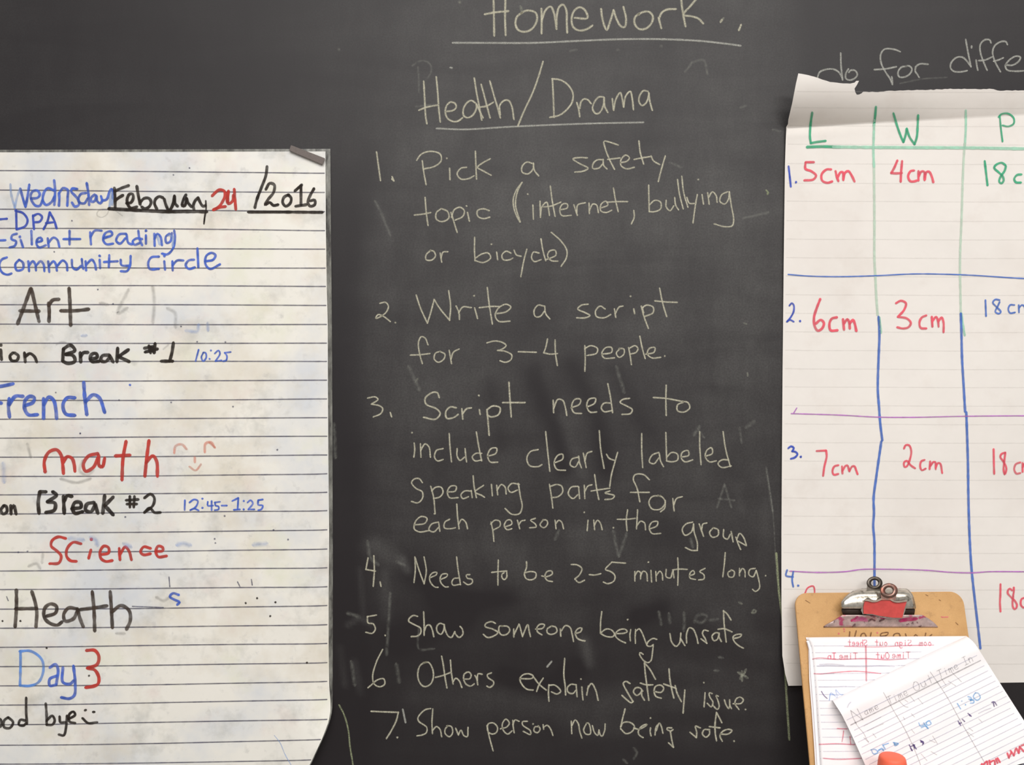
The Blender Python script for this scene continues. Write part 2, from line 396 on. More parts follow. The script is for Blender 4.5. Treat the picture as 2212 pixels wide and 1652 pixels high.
CH('cream chalk word Health|long chalk slash|cream chalk word Drama', 'B',
 '130,205 138,350 145,480 155,542;230,170 242,300 250,420 262,528;92,435 150,412 238,395;312,445 360,438 388,415 380,382 345,370 315,395 302,445 320,500 370,526 410,518 440,495;545,380 510,358 475,375 445,430 450,480 480,495 520,475 550,420 548,385;533,180 550,290 575,420 592,513;550,385 575,440 602,495;588,230 620,350 658,495;580,410 630,402 685,372;657,203 690,320 720,420 740,495;740,470 735,400 770,358 805,358 830,400 848,508|1080,48 1050,150 1000,290 930,440 880,560|1155,185 1162,330 1168,490;1153,185 1220,195 1280,235 1318,300 1312,370 1270,430 1210,475 1135,492;1350,375 1365,430 1372,485;1372,420 1385,365 1410,345 1440,355 1462,382;1560,330 1525,330 1490,370 1475,425 1500,462 1530,455 1560,400 1568,335;1566,335 1570,400 1595,452;1632,345 1638,400 1642,435;1642,430 1660,350 1695,295 1712,350 1722,410;1722,405 1740,320 1775,285 1790,340 1800,430;1915,285 1880,280 1850,320 1845,370 1870,398 1905,370 1925,300;1922,295 1930,360 1950,435', 5)
CH(None, 'B', '232,580 450,588 800,568 1150,552 1500,540 1880,532', 4.6, M_CHW, 'chalk_underline')
CH('chalk word do|chalk word for|chalk letters diffe cut by the frame', 'C',
 '358,445 375,400 430,375 500,372 550,400 578,450;566,228 568,330 582,468;635,370 612,410 612,455 645,470 690,455 715,420 695,385 655,382 640,400|1100,215 1050,195 960,192 925,240 930,320 970,400 1010,460 1030,510;1030,500 1025,440;868,376 960,370 1065,350;1160,345 1110,355 1080,400 1090,440 1140,442 1190,410 1205,370 1180,342 1150,345;1240,350 1235,390 1255,420 1270,445;1238,350 1275,325 1350,328|1700,385 1650,395 1580,390 1552,360 1560,310 1610,265 1660,265 1700,300 1735,350;1688,105 1705,200 1735,350;1782,290 1788,340 1797,380;1740,180 1742,165;1915,135 1905,110 1860,108 1820,150 1820,220 1850,310 1880,380;1805,295 1860,290 1925,262;2062,150 2050,125 2005,125 1950,160 1930,220 1950,300 2000,395;1940,300 1980,290 2025,270;2050,335 2110,335 2165,300 2180,265 2140,255 2080,290 2045,340 2060,378 2130,390 2230,385', 4.6, M_CHW)
CH('chalk numeral 1 with a dot', 'D', '82,118 92,190 103,270;165,250 172,268;164,262 174,272', 4.6)
CH('chalk word Pick', 'D', '325,165 332,220 345,292;295,162 320,130 370,115 420,130 425,165 390,195 335,208;470,205 472,265;455,152;560,200 530,205 510,235 530,262 570,260 600,245;607,115 610,200 613,262;685,155 640,180 618,200 650,220 690,242', 4.4)
CH('chalk word a', 'D', '910,180 880,172 855,195 855,225 885,235 912,210 915,178;915,180 920,215 942,245', 4.4)
CH('chalk word safety', 'D', '1200,150 1165,148 1125,155 1160,180 1205,205 1180,220 1135,225;1285,160 1255,160 1232,180 1230,205 1260,205 1285,180;1285,158 1288,190 1305,208;1365,82 1325,68 1290,62 1295,95 1315,150 1345,210;1310,158 1375,150;1378,175 1410,168 1425,150 1405,135 1380,160 1380,190 1410,208 1450,200;1475,60 1482,120 1500,182;1450,158 1490,150 1535,143;1540,140 1552,165 1585,185;1615,140 1600,190 1588,235 1578,275', 4.4)
CH('chalk word topic', 'D', '340,360 345,430 355,508;283,453 330,448 370,440;425,420 400,440 400,475 430,488 465,470 460,435 430,420;478,440 490,480 510,545;480,465 495,425 525,412 548,430 540,460 500,480;565,440 575,485;560,405;680,430 650,420 618,430 620,460 650,472 683,465', 4.4)
CH('chalk word internet after an opening bracket', 'D', '855,280 825,320 808,370 815,430 842,490;852,283 830,330 820,400 845,490;912,400 915,475;885,342;950,380 952,465;952,465 960,410 985,385 995,420 1000,455;1005,300 1015,380 1030,460;970,410 1010,405 1060,385;1060,425 1095,415 1095,395 1070,395 1055,425 1065,455 1115,455;1130,400 1148,455;1145,440 1150,400 1190,388;1210,390 1212,445;1212,430 1230,395 1250,400 1260,440;1275,415 1310,400 1300,380 1275,395 1272,430 1300,440 1330,428;1340,310 1350,370 1365,435;1305,385 1360,382 1415,382;1448,430 1450,465 1435,500', 4.2)
CH('chalk word bullying', 'D', '1527,295 1528,370 1530,435;1530,400 1560,375 1590,385 1590,420 1560,435 1530,435;1620,375 1620,410 1640,430 1660,405;1665,360 1670,400 1685,425;1680,265 1690,340 1710,420;1703,248 1712,330 1735,412;1730,360 1742,390 1768,392;1785,345 1775,400 1762,495;1810,345 1818,395;1790,265;1840,335 1848,395;1845,360 1865,330 1885,350 1890,385;1945,330 1915,345 1905,380 1930,395 1950,370 1955,330;1955,330 1965,400 1978,480 1970,510 1930,515 1875,500', 4.2)
CH('chalk word or', 'D', '370,640 345,665 345,690 375,692 395,670 385,645 365,642;420,655 428,703;425,680 435,650 460,648', 4.2)
CH('chalk word bicycle before a closing bracket', 'D', '603,572 602,640 605,695;605,695 650,705 688,680 675,655 640,660 610,680;720,650 725,690;692,608;795,655 770,645 748,665 755,690 790,690 805,682;812,640 825,665 850,672;880,635 865,690 848,780;945,655 915,650 905,680 920,700 955,690;955,580 965,640 980,695;980,690 1010,680 1035,665 1030,640 1000,645 990,670 1010,695 1045,698;1010,545 1060,590 1092,640 1090,680 1062,725', 4.2)
CH('green chalk dot at the right margin', 'D', '2152,322 2162,335;2158,340', 5, M_CHG, 'chalk_dot')
CH('chalk numeral 2', 'E', '100,135 130,130 145,150 135,180 105,205 78,215 90,195 120,205 155,232;182,238', 4.2)
CH('chalk word Write', 'E', '293,92 315,160 352,240;352,240 368,190 388,115;388,115 420,165 470,225;470,225 475,150 465,68;505,150 520,185 522,220;518,185 540,155 585,158;603,160 618,215;600,95;670,52 680,140 697,245;628,158 690,152 735,152;720,190 770,180 795,155 770,140 730,160 712,200 730,230 790,230', 4.4)
CH('chalk word a on the second item', 'E', '970,150 940,145 918,175 925,205 950,205 975,175;975,150 980,190 1002,218', 4.2)
CH('chalk word script', 'E', '1205,140 1170,145 1150,165 1190,185 1215,200 1190,212 1145,212;1295,165 1270,150 1245,175 1250,205 1290,212 1325,195;1345,165 1352,210;1350,190 1370,155 1390,150;1448,165 1452,190;1430,98;1488,150 1500,200 1525,268;1500,185 1495,160 1515,145 1550,155 1550,185 1505,205;1585,55 1600,130 1622,205;1560,122 1620,128 1678,130', 4.4)
CH('chalk word for', 'E', '355,355 340,320 320,312 305,340 310,400 325,455;262,410 310,408 365,402;420,390 395,400 388,430 410,448 440,430 445,405 420,392;468,385 480,455;478,430 490,395 520,378', 4.2)
CH('chalk figure 3|chalk hyphen|chalk figure 4', 'E', '668,345 710,335 755,345 770,360 745,380 725,385;725,385 765,390 800,410 795,435 765,448 738,440|835,392 930,395|990,325 980,370 970,398;970,398 1005,405 1042,402;1030,330 1032,400 1042,465', 4.2)
CH('chalk word people with a full stop', 'E', '1188,360 1190,430 1188,495;1188,375 1220,360 1255,375 1250,400 1200,412;1280,405 1330,395 1330,370 1300,370 1278,400 1290,425 1345,425;1375,375 1355,400 1370,422 1395,405 1395,378 1370,375;1420,370 1428,410 1435,460;1422,375 1455,360 1470,375 1460,395 1428,405;1480,310 1492,370 1508,428;1512,405 1555,395 1560,370 1530,375 1520,405 1545,425 1590,422;1612,415', 4.2)
CH('chalk numeral 3', 'E', '35,638 75,632 90,645 55,670;55,670 100,680 115,695 105,720 65,738;155,715 162,738', 4.2)
CH('chalk word Script', 'E', '415,635 405,610 380,608 340,640 345,670 400,695 420,720 395,750 332,740;505,690 475,685 450,710 455,745 490,742 515,725;535,695 540,750;540,720 560,695 585,690;628,700 632,725;625,625;668,700 672,740 680,835;668,700 700,680 738,690 730,725 690,738 670,728;785,555 790,640 797,738;752,662 810,662 870,662', 4.8)
CH('chalk word needs', 'E', '1020,650 1022,715;1022,695 1045,645 1070,650 1085,690 1092,730;1115,690 1160,670 1165,645 1135,645 1118,680 1130,715 1170,720;1200,685 1240,665 1245,640 1210,645 1198,680 1215,712 1250,712;1325,665 1290,665 1275,690 1290,710 1330,705;1310,562 1325,640 1335,715;1425,640 1390,645 1375,660 1410,680 1440,700 1430,720 1385,725', 4.4)
CH('chalk word to', 'E', '1620,570 1618,650 1620,730;1552,635 1620,640 1700,655;1710,660 1680,675 1680,705 1715,712 1745,690 1735,662 1705,655', 4.4)
CH('chalk word include', 'F', '282,90 285,125 280,165;270,35;315,95 318,165;316,130 340,95 360,110 368,165;435,120 400,130 390,165 405,185 435,178;468,40 472,110 480,190;510,120 510,160 525,182 550,165;552,120 555,150 560,190;640,145 610,145 590,165 605,185 640,180;612,32 625,110 640,185;672,160 715,145 720,118 690,120 672,155 685,190 725,192', 4.2)
CH('chalk word clearly', 'F', '940,125 900,135 880,170 895,210 940,215 960,205;980,30 990,130 1002,240;1028,195 1070,175 1070,150 1045,155 1025,195 1040,230 1085,235;1155,165 1120,175 1110,205 1135,218 1155,190;1155,160 1160,195 1170,222;1180,145 1195,220;1190,180 1200,145 1225,135;1265,25 1272,120 1290,225;1303,150 1318,172 1345,182;1362,140 1345,200 1330,255 1320,320', 4.2)
CH('chalk word labeled', 'F', '1490,40 1490,130 1495,220;1580,140 1545,155 1530,190 1555,200 1580,170;1583,145 1590,185 1605,215;1618,35 1620,110 1622,185;1622,165 1650,140 1680,150 1680,180 1650,190 1622,185;1700,165 1740,155 1735,130 1705,140 1700,170 1720,190 1760,180;1798,30 1798,110 1805,205;1830,160 1865,145 1860,115 1835,130 1828,165 1850,190 1885,185;1950,180 1915,180 1895,200 1915,220 1965,212;1922,30 1935,120 1960,215', 4.2)
CH('chalk word Speaking', 'F', '325,300 310,280 285,280 268,300 290,330 325,350 325,385 300,408 268,400;370,320 385,380 393,465;375,345 395,325 425,325 435,350 420,375 385,385;460,350 500,345 505,320 475,320 458,350 470,380 515,380;585,345 550,345 530,365 540,385 570,375;585,342 590,380;595,265 600,320 612,380;650,315 605,350 640,368 655,378;692,310 697,370;720,315 725,365;722,340 745,310 765,325 770,360;840,310 800,305 780,330 795,352 830,340;835,305 845,370 855,430 840,465 800,468 765,438', 4.2)
CH('chalk word parts', 'F', '1000,310 1010,370 1018,435;1005,320 1040,310 1065,320 1070,350 1045,375 1010,380;1150,320 1115,325 1100,360 1125,385 1150,365;1155,322 1160,385;1185,315 1188,385;1186,350 1205,318 1225,312;1240,258 1250,330 1262,390;1222,345 1265,338 1320,330;1320,345 1295,355 1345,370 1335,385 1295,390', 4.2)
CH('chalk word for below labeled', 'F', '1530,285 1500,258 1455,258 1445,280 1465,330 1480,402;1430,352 1530,352;1590,370 1545,375 1528,405 1545,440 1590,440 1615,405 1600,378 1575,368;1590,455 1612,435 1615,395;1655,385 1662,450;1660,420 1675,385 1705,375', 4.2)
CH('chalk word each', 'F', '285,525 340,515 350,490 320,480 290,505 282,545 310,562 360,555;410,510 375,520 360,550 385,562 410,540;412,512 418,558;470,495 445,510 442,540 475,545 500,540;508,415 512,480 520,545;518,520 535,495 555,510 565,545;390,465', 4.2)
CH('chalk word person', 'F', '690,510 700,560 705,612;688,520 710,500 735,505 738,530 705,550;765,535 800,520 795,500 775,500 760,530 775,550 800,545;830,500 842,545;838,525 850,505 870,500;925,490 900,500 925,520 930,535 895,540;965,500 950,525 970,540 990,520 985,500 965,498;1030,500 1035,545;1033,520 1050,500 1065,510 1075,545', 4)
CH('chalk word in', 'F', '1205,500 1200,555;1185,458;1235,500 1240,550;1237,530 1255,500 1270,515 1280,550', 4)
CH('chalk word the', 'F', '1415,445 1408,500 1412,555;1360,495 1410,495 1455,490;1468,445 1465,500 1462,545;1463,530 1485,505 1505,515 1510,550;1535,545 1570,530 1575,508 1545,510 1530,540 1545,570 1590,570;1340,540', 4.2)
CH('chalk word group squeezed at the right margin', 'F', '1760,510 1725,520 1705,550 1720,580 1755,560 1765,520;1765,520 1768,560 1785,620 1785,660;1785,660 1755,660 1722,645;1795,520 1818,585;1808,550 1815,520 1835,515;1870,540 1850,565 1865,590 1895,580 1895,550 1870,540;1925,550 1925,590 1945,600 1960,575;1965,560 1975,615;1990,590 2000,620 2015,655;1995,600 2010,570 2030,590 2045,630;2045,635 2000,610', 4.2)
CH('chalk numeral 4', 'G', '210,55 200,110;200,110 245,118;238,45 240,120 235,190;268,170 272,190', 4.4)
CH('chalk word Needs', 'T', '85,120 90,270 75,410;90,130 130,260 190,425;190,425 215,280 190,120;260,355 330,320 335,295 290,300 255,340 260,400 310,460 350,465;380,375 450,340 455,315 400,315 375,350 380,410 430,460 465,460;580,360 530,365 505,410 520,440 600,430;560,120 575,250 605,435;710,320 670,325 680,360 735,375 740,410 690,435 640,405', 4)
CH('chalk word to on the fourth item', 'T', '1035,155 1030,300 1030,440;960,295 1050,285 1130,280;1130,290 1130,350 1100,378 1075,350 1080,310 1100,300', 4.2)
CH('chalk word be', 'T', '1355,175 1355,240 1330,310 1335,330;1335,300 1400,285 1460,300 1460,350 1410,380 1350,365 1330,320;1530,335 1580,345 1650,310 1640,280 1590,285 1565,340 1590,385 1650,400', 4.2)
CH('chalk figure 2|chalk hyphen', 'T', '1865,205 1930,210 1985,250 1960,320 1905,370;1905,370 1950,410 2015,385|2070,320 2130,325 2200,310', 4.2)
CH('chalk figure 5', 'G', '1375,75 1440,80;1375,75 1345,110 1370,120 1390,140 1385,165 1355,178 1335,170', 4.2)
CH('chalk word minutes', 'G', '1485,120 1485,165;1485,140 1500,118 1512,125 1512,155;1512,140 1525,118 1540,125 1545,165;1562,115 1565,170;1550,75;1585,120 1587,165;1587,140 1605,118 1615,130 1618,160;1635,110 1635,145 1655,150 1665,120;1668,115 1672,150;1690,55 1692,110 1690,185;1665,112 1700,108 1735,110;1745,140 1770,130 1765,115 1750,125 1748,150 1775,158;1820,105 1795,120 1815,135 1815,155 1790,160', 4)
CH('chalk word long with a full stop', 'G', '1917,30 1912,90 1905,145;1945,115 1930,125 1935,145 1955,145 1960,120 1945,112;1985,105 1985,140;1985,125 2000,105 2010,115 2012,145;2060,105 2035,110 2030,135 2050,145 2065,115;2065,115 2075,150 2080,200 2060,215 2048,205;2110,140', 4)
CH('chalk numeral 5', 'G', '250,328 207,335;207,335 210,365 235,370 245,395 230,415 200,410;292,425', 4.2)
CH('chalk word Show on the fifth item', 'T', '115,795 70,785 20,820 15,850 80,890 150,930 150,990 110,1020 45,1025;185,745 190,870 190,1010;195,960 220,900 255,895 280,940 300,1025;420,890 370,875 335,910 340,970 380,1000 410,960 420,900;420,900 430,950 465,1020 500,1035 540,970;540,970 550,1000 590,1035 630,1000 625,940 600,910', 4.4)
CH('chalk word someone', 'T', '1000,875 960,855 890,880 885,910 970,940 1030,980 980,1020 910,1035 865,1000;1085,905 1050,905 1040,960 1070,1005 1130,1000 1165,950 1140,910 1070,905;1210,940 1210,1030;1215,1000 1270,885;1275,890 1310,1025;1310,1020 1370,890 1385,960 1400,1025;1460,940 1540,930 1560,890 1510,885 1475,920 1480,970 1530,1005;1640,905 1590,940 1595,985 1640,1000 1700,970 1690,920 1640,905;1740,940 1745,1020;1750,960 1800,900 1850,920 1875,1000 1890,1080;1915,990 1970,970 1985,930 1950,930 1910,980 1930,1040 1970,1065 2020,1075', 4.4)
CH('chalk word being whose tail loops down', 'R', '105,215 92,330 90,460;90,460 150,415 210,420 250,470 230,500 150,495 95,465;270,465 360,460 395,440 370,415 310,420 270,450 260,490 310,540 375,570;435,420 425,480 430,545;400,305;490,420 485,500 488,575;490,440 530,410 560,450 600,550 620,600;730,530 690,520 630,560 620,600 660,610 690,590;690,600 680,690 665,770 630,795 580,770 535,700 540,680 575,700', 4.2)
CH('chalk word unsafe', 'R', '880,465 900,560 950,610 990,570 1005,460;1000,520 1050,600;1070,570 1070,470 1100,400 1140,410 1180,490 1200,575;1315,435 1270,425 1250,460 1285,530 1300,575;1300,575 1235,525;1440,460 1400,455 1360,490 1380,545 1420,530 1440,470;1440,470 1440,500 1465,555;1575,310 1530,240 1490,205;1490,205 1495,330 1520,560;1430,415 1500,410 1585,445;1610,520 1680,500 1695,475 1640,475 1600,500 1610,550 1660,600 1715,630', 4.4)
CH('chalk numeral 6', 'H', '280,50 250,110 232,180 240,215 265,228 290,215 285,190 255,195 225,220 210,232', 4.2)
CH('chalk word Others', 'U', '215,155 150,190 118,280 135,380 190,435 260,410 295,330 285,230 240,160 180,165;390,90 410,200 430,340 450,450;320,330 400,310 490,275;490,135 500,270 520,405;520,380 550,340 590,370 620,445;645,350 710,345 725,300 700,270 650,290 640,350 670,410 720,430 760,405;770,310 790,350 800,415;795,360 805,290 850,295;955,280 910,300 915,330 980,380 980,410 935,445 905,430', 4.4)
CH('chalk word explain', 'U', '1280,345 1420,340 1430,315 1380,290 1310,305 1280,350 1310,420 1360,465 1430,475;1435,325 1500,410 1580,475;1545,340 1500,410 1470,490;1610,415 1605,500 1610,600;1620,420 1680,420 1745,490 1700,520 1640,495;1790,115 1780,300 1795,430 1800,530;1920,415 1860,410 1820,450 1830,500 1880,515 1915,480;1920,425 1925,480 1930,550;1985,440 1990,520 1998,585;1975,350;2060,430 2040,530;2050,460 2095,400 2140,470 2170,590', 4.4)
CH('chalk word safety on the sixth item', 'S', '425,295 380,270 350,290 400,400 460,500;460,500 440,515 390,480 335,430;570,380 540,345 490,345 465,390 500,430 540,410 560,375;560,375 560,430 590,485;715,245 650,130 590,60;590,60 600,180 620,330 640,485;545,290 610,310 685,310;700,385 780,395 810,350 780,315 720,325 700,380 720,440 780,462;870,130 880,250 905,380 925,460;810,300 880,325 950,350;940,320 960,400 1010,500;1050,370 1040,500 1030,630', 4.6)
CH('chalk word issue with a full stop', 'S', '1280,400 1275,480 1268,560;1265,285;1360,410 1330,400 1330,440 1370,510 1350,560 1305,520;1430,440 1405,430 1430,500 1440,560 1420,590 1370,545;1500,480 1520,540 1550,580 1560,540 1560,480;1560,500 1562,540 1580,580;1600,525 1690,520 1715,480 1680,450 1640,465 1620,520 1665,590;1740,590', 4.2)
CH('chalk numeral 7 with a dot', 'H', '225,345 290,348 355,350;355,350 345,390 320,440 298,475;350,470', 4.6)
CH('chalk word Show on the last item', 'U', '265,685 200,700 120,790 130,830 220,900 215,960 170,985 110,995;290,690 280,830 285,970;290,930 330,890 370,920 390,1005;460,880 430,920 430,970 480,1005 515,960 500,890 450,880;550,910 580,985;580,985 610,930 640,990 680,1005 690,900', 4.2)
CH('chalk word person on the last item', 'U', '905,880 930,1000 975,1165;910,930 920,860 980,850 1025,900 1010,960 960,975 930,960;1060,915 1130,895 1160,850 1120,805 1080,860 1090,930 1140,975 1190,940;1200,820 1205,900 1215,960;1200,870 1225,815 1270,830;1365,830 1310,835 1310,870 1400,940 1400,980 1320,945;1490,890 1450,895 1440,940 1480,960 1510,920 1490,880;1430,860;1545,870 1550,920;1548,900 1590,875 1630,920 1655,990', 4.2)
CH('chalk word now', 'U', '1865,830 1870,970;1870,880 1910,815 1945,860 1960,940 1985,1020;2040,850 2005,930 2030,975 2080,975 2080,900 2060,850 2040,850;2105,880 2130,960 2165,990 2180,930;2180,930 2195,985 2215,1000 2245,930 2250,860', 4.2)
CH('chalk word being on the last item', 'S', '370,585 345,680 320,790;320,790 350,740 420,735 475,780 450,840 380,865 320,810;470,800 520,815 600,780 620,760 560,780 520,840 530,880 575,910;660,800 655,840 665,890;660,688;735,770 720,800 710,880;725,830 760,745 785,790 800,860;900,800 850,800 845,815 890,835 915,820;885,840 900,930 920,1020;920,1020 865,970', 4.4)
CH('chalk word safe written like rote', 'S', '1110,850 1180,910;1180,910 1185,850 1170,780 1225,800;1330,820 1270,820 1250,870 1290,905 1330,870 1330,830;1470,740 1440,680 1410,625;1410,625 1395,740 1395,850 1410,945;1330,785 1450,800;1455,870 1540,870 1585,830 1550,815 1480,840 1450,890 1475,950;1610,950', 4.6)
# long lines, leftovers and erased marks
CH('yellow green chalk line curving down at lower left', 'H', '72,315 95,360 115,430 125,520 138,602 150,760', 4.2, M_CHG, 'chalk_line')
CH('faint chalk line beside the right chart', '0', '1655,1009 1669,1103 1677,1240', 4, M_CHF, 'chalk_line')
CH('pale green chalk line along the right chart edge', '0', '1677,1195 1683,1281 1690,1335 1694,1400 1697,1465 1700,1520 1705,1597', 6, M_CHG, 'chalk_line')
CH(None, 'V8', '265,965 258,1080 250,1210', 9.5, M_CHF, 'erased_mark')
CH(None, 'V8', '315,1430 326,1482', 5, M_CHW, 'erased_mark')
CH(None, 'V8', '380,1100 380,1187 440,1187', 7.0, M_CHF, 'erased_mark')
CH(None, 'B', '85,95 90,200 92,290;40,80 100,45 160,50 190,90 185,140 150,190;70,405 230,390', 6.1, M_CHF, 'erased_mark')
CH(None, 'R', '755,220 780,360;870,240 880,340;1040,230 1045,330 1035,430;1160,330 1190,260 1250,245 1300,270 1240,340 1170,320;1340,310 1420,300', 9.5, M_CHF, 'erased_mark')
CH(None, 'F', '2150,220 2185,450;1930,310 1890,430;1930,310 1965,430;1900,385 1980,395;1790,20 1820,60;2010,10 2020,90', 7.0, M_CHF, 'erased_mark')
CH(None, 'F', '1340,560 1365,690;1410,570 1370,690;1050,555 1030,600;1750,600 1760,640;190,720 230,740', 9.5, M_CHF, 'erased_mark')
CH(None, 'D', '75,380 110,450 155,560;2030,470 2160,440;1640,175 1700,200', 7.8, M_CHF, 'erased_mark')
CH(None, 'C', '1100,500 1300,460 1520,445', 5.2, M_CHF, 'erased_mark')
CH(None, 'S', '470,1030 505,1080 470,1150;350,1160 390,1200;1390,145 1430,150;1440,-5 1480,5', 7.8, M_CHF, 'erased_mark')
CH(None, 'V8', '1720,280 1690,300;1500,300 1480,330;110,1240 122,1330;290,1250 300,1320;340,60 380,150;1170,60 1200,160;95,1045 140,1060;40,290 45,420;175,760 185,820 215,850', 11.2, M_CHF, 'erased_mark')
CH(None, '0', '1495,135 1520,130 1528,160;1480,155 1495,135;1600,232 1612,228;1670,280 1685,283;1335,108;1428,100;1232,110 1245,108;732,107;975,147', 7.8, M_CHF, 'erased_mark')
CH('chalk smudge shaped like a small star', 'S', '1660,170 1760,230;1745,140 1680,235;1700,160 1700,260', 7.7, M_CHM, 'chalk_smudge')
CH(None, 'S', '1680,190 1740,210;1735,170 1690,225', 5.5, M_CHM, 'chalk_smudge')
CH(None, 'U', '1590,210 1640,150', 5, M_CHW, 'chalk_smudge')
CH(None, 'R', '1670,110 1695,125;1815,225 1835,195 1860,205 1840,230 1815,225', 6.6, M_CHM, 'chalk_smudge')
CH(None, 'E', '290,550 300,535;2035,240 2045,245;2052,505 2052,520', 5.5, M_CHM, 'chalk_smudge')
CH(None, 'B', '340,95 355,98', 4, M_CHW, 'chalk_smudge')
CH(None, 'A', '520,45 528,75;104,15;1888,145 1905,125', 7.7, M_CHM, 'chalk_smudge')

# ------------------------------------------------------------------ left laminated chart
def hL(x, y):
    h = 0.0022 + 0.0008 * math.sin(x / 130 + y / 240) + 0.0006 * math.sin(y / 95 - x / 200)
    h += 0.030 * ss((x - 560) / 190) * ss((y - 1455) / 260)
    return h
chart = empty('schedule_chart', pt(200, 900, 0), 'laminated lined chart paper with the day schedule in blue, black and red marker', 'chart')
RE = [(325, 703), (500, 704), (620, 706), (700, 708), (850, 708.5), (1000, 709.5), (1150, 711), (1300, 710), (1400, 710), (1480, 711), (1515, 714), (1535, 714), (1558, 710), (1593, 697), (1652, 669), (1700, 640), (1760, 590)]
FE = [(320, 713.5), (500, 715), (700, 717), (900, 718), (1200, 719), (1500, 718.5), (1535, 717.5), (1558, 712.5), (1593, 699), (1652, 671), (1700, 642), (1760, 592)]
def sheet(name, mat, parent, left, edge, y0, y1, dh, ytop=None, thick=0.0004):
    rows = np.linspace(y0, y1, 120); nc = 70
    V, F = [], []
    for y in rows:
        xr = interp(edge, y)
        for i in range(nc + 1):
            x = left + (xr - left) * i / nc
            yy = y
            if ytop: yy = y + ytop(x) * (1 - (y - y0) / (y1 - y0)) ** 8
            V.append(pt(x, yy, hL(x, yy) + dh))
    for j in range(len(rows) - 1):
        for i in range(nc):
            a = j * (nc + 1) + i; F.append((a, a + nc + 1, a + nc + 2, a + 1))
    return mesh(name, V, F, mat, parent, smooth=True)
ytop = lambda x: 2.0 * (1 - x / 700)
sheet('paper', M_LPAPER, chart, -270, RE, 327, 1752, 0.0, ytop)
sheet('laminate_film', M_FILM, chart, -279, FE, 321.5, 1758, -0.0005, ytop)
ruled = [(368, 374), (410, 415.5), (451.5, 457), (493, 498), (535, 538), (577, 579), (617, 618.5), (658, 659.5), (699.7, 700.6), (741, 741), (782, 780.5), (824, 821), (864.5, 861.5), (905.5, 902),
         (946.5, 942), (987.5, 982.5), (1029, 1023), (1069, 1063), (1110.5, 1102.6), (1151, 1144), (1193, 1185.5), (1233.6, 1226), (1273.5, 1267), (1315.7, 1307.6), (1357, 1349), (1398.5, 1389.5), (1440, 1431),
         (1481.5, 1471.5), (1523.5, 1510.5), (1566, 1553.5), (1610, 1597), (1650.5, 1641)]
for i, (a, b) in enumerate(ruled):
    xr = min(706, interp(RE, b) - 3)
    wob = 1.2 * math.sin(i * 1.7)
    strokes('ruled_line', [[(-262, a - (b - a) * 0.36), (-60, a), (120, a + (b - a) * 0.12 + wob * 0.4), (300, a + (b - a) * 0.35 + wob), (520, a + (b - a) * 0.7 + wob * .6), (xr - 20, b + (0.8 if i > 15 else 0)), (xr, b)]],
            3.4, M_RULE, hL, chart, lift=0.0002, step=12)
def MK(label, crop, s, width, mat, name='marker_word', hf=hL, par=None):
    multi(lambda q, l: strokes(name, q, width * 1.2, mat, hf, par or chart, l, lift=0.00042), crop, s, label)
MK('blue marker word Wednsday', 'V', '320,505 345,380 368,225;255,275 285,390 320,500;390,400 470,390 500,350 470,300 410,310 385,360 400,430 450,490 500,490 535,420;680,300 600,270 550,330 540,430 580,480 650,440 685,370;680,170 692,300 682,480;740,330 745,400 740,490;745,330 790,270 850,290 850,380 845,490;970,280 905,275 895,310 940,360 985,420 990,480 940,500 905,450;1080,330 1020,340 985,400 1000,450 1060,460 1100,400;1090,205 1110,330 1120,480;1190,350 1145,390 1150,440 1190,430 1210,360;1215,370 1220,430 1260,460 1290,420;1270,370 1290,420 1340,410 1375,320 1400,280 1420,300 1420,400', 5.2, M_BLUE)
MK('pale blue strokes of the W in Wednsday', 'V', '130,220 140,340 185,515;185,515 215,380 250,280', 4.8, M_BLUEP)
MK('pale blue strokes filling the y in Wednsday', 'V', '1395,300 1385,400 1375,520;1415,330 1410,480', 5, M_BLUEP)
MK('grey blue tail of the y in Wednsday', 'V', '1370,510 1350,590 1280,635 1220,610 1230,560 1300,530 1420,540 1540,615', 3, M_GREY)
MK('black marker word February', 'W', '130,350 140,500 142,670;140,400 250,350 365,310;140,560 200,510 270,470;330,600 400,590 440,520 430,450 380,450 340,530 350,620 400,680 500,660;500,320 520,450 555,620;560,580 620,520 700,520 735,580 700,660 630,690 580,660;830,700 790,600 810,530 870,490 930,510;950,530 980,630 1030,720 1090,630 1120,480;1120,480 1130,600 1170,650;1310,460 1260,560 1250,640 1290,640 1320,520;1320,520 1350,600 1400,660;1440,700 1430,640 1460,560 1510,510;1510,510 1550,600 1590,650 1630,640', 6, M_BLK)
MK(None, 'W', '1635,560 1640,700 1622,800 1605,940', 3.5, M_BLK, 'marker_stroke')
MK('thick black underline below February', 'W', '40,690 300,705 600,720 900,735 1050,740 1350,735 1650,740', 7, M_BLK, 'marker_underline')
MK('red marker figures 24', 'W', '1740,480 1800,420 1860,380 1940,400 1955,470 1920,560 1850,660 1760,710;1760,710 1860,670 1960,655;2010,400 2000,480 1985,560 2010,610 2080,560 2090,470;2105,370 2115,520 2130,700;2000,420 2000,580', 6, M_RED)
MK('black marker slash|black marker year 2016', 'I', '1748,180 1740,240 1710,320 1680,400 1668,450|1740,330 1765,290 1795,300 1790,350 1755,395 1735,430 1765,415 1790,435 1820,430;1890,365 1860,380 1850,415 1870,440 1900,420 1905,385 1885,365;1930,340 1975,300;1970,305 1970,430;1935,440 2005,430;2055,325 2030,370 2015,415 2030,440 2060,430 2060,400 2030,405', 5.8, M_BLK)
MK('thick black underline below 2016', 'I', '1625,478 1850,478 2110,480', 6, M_BLK, 'marker_underline')
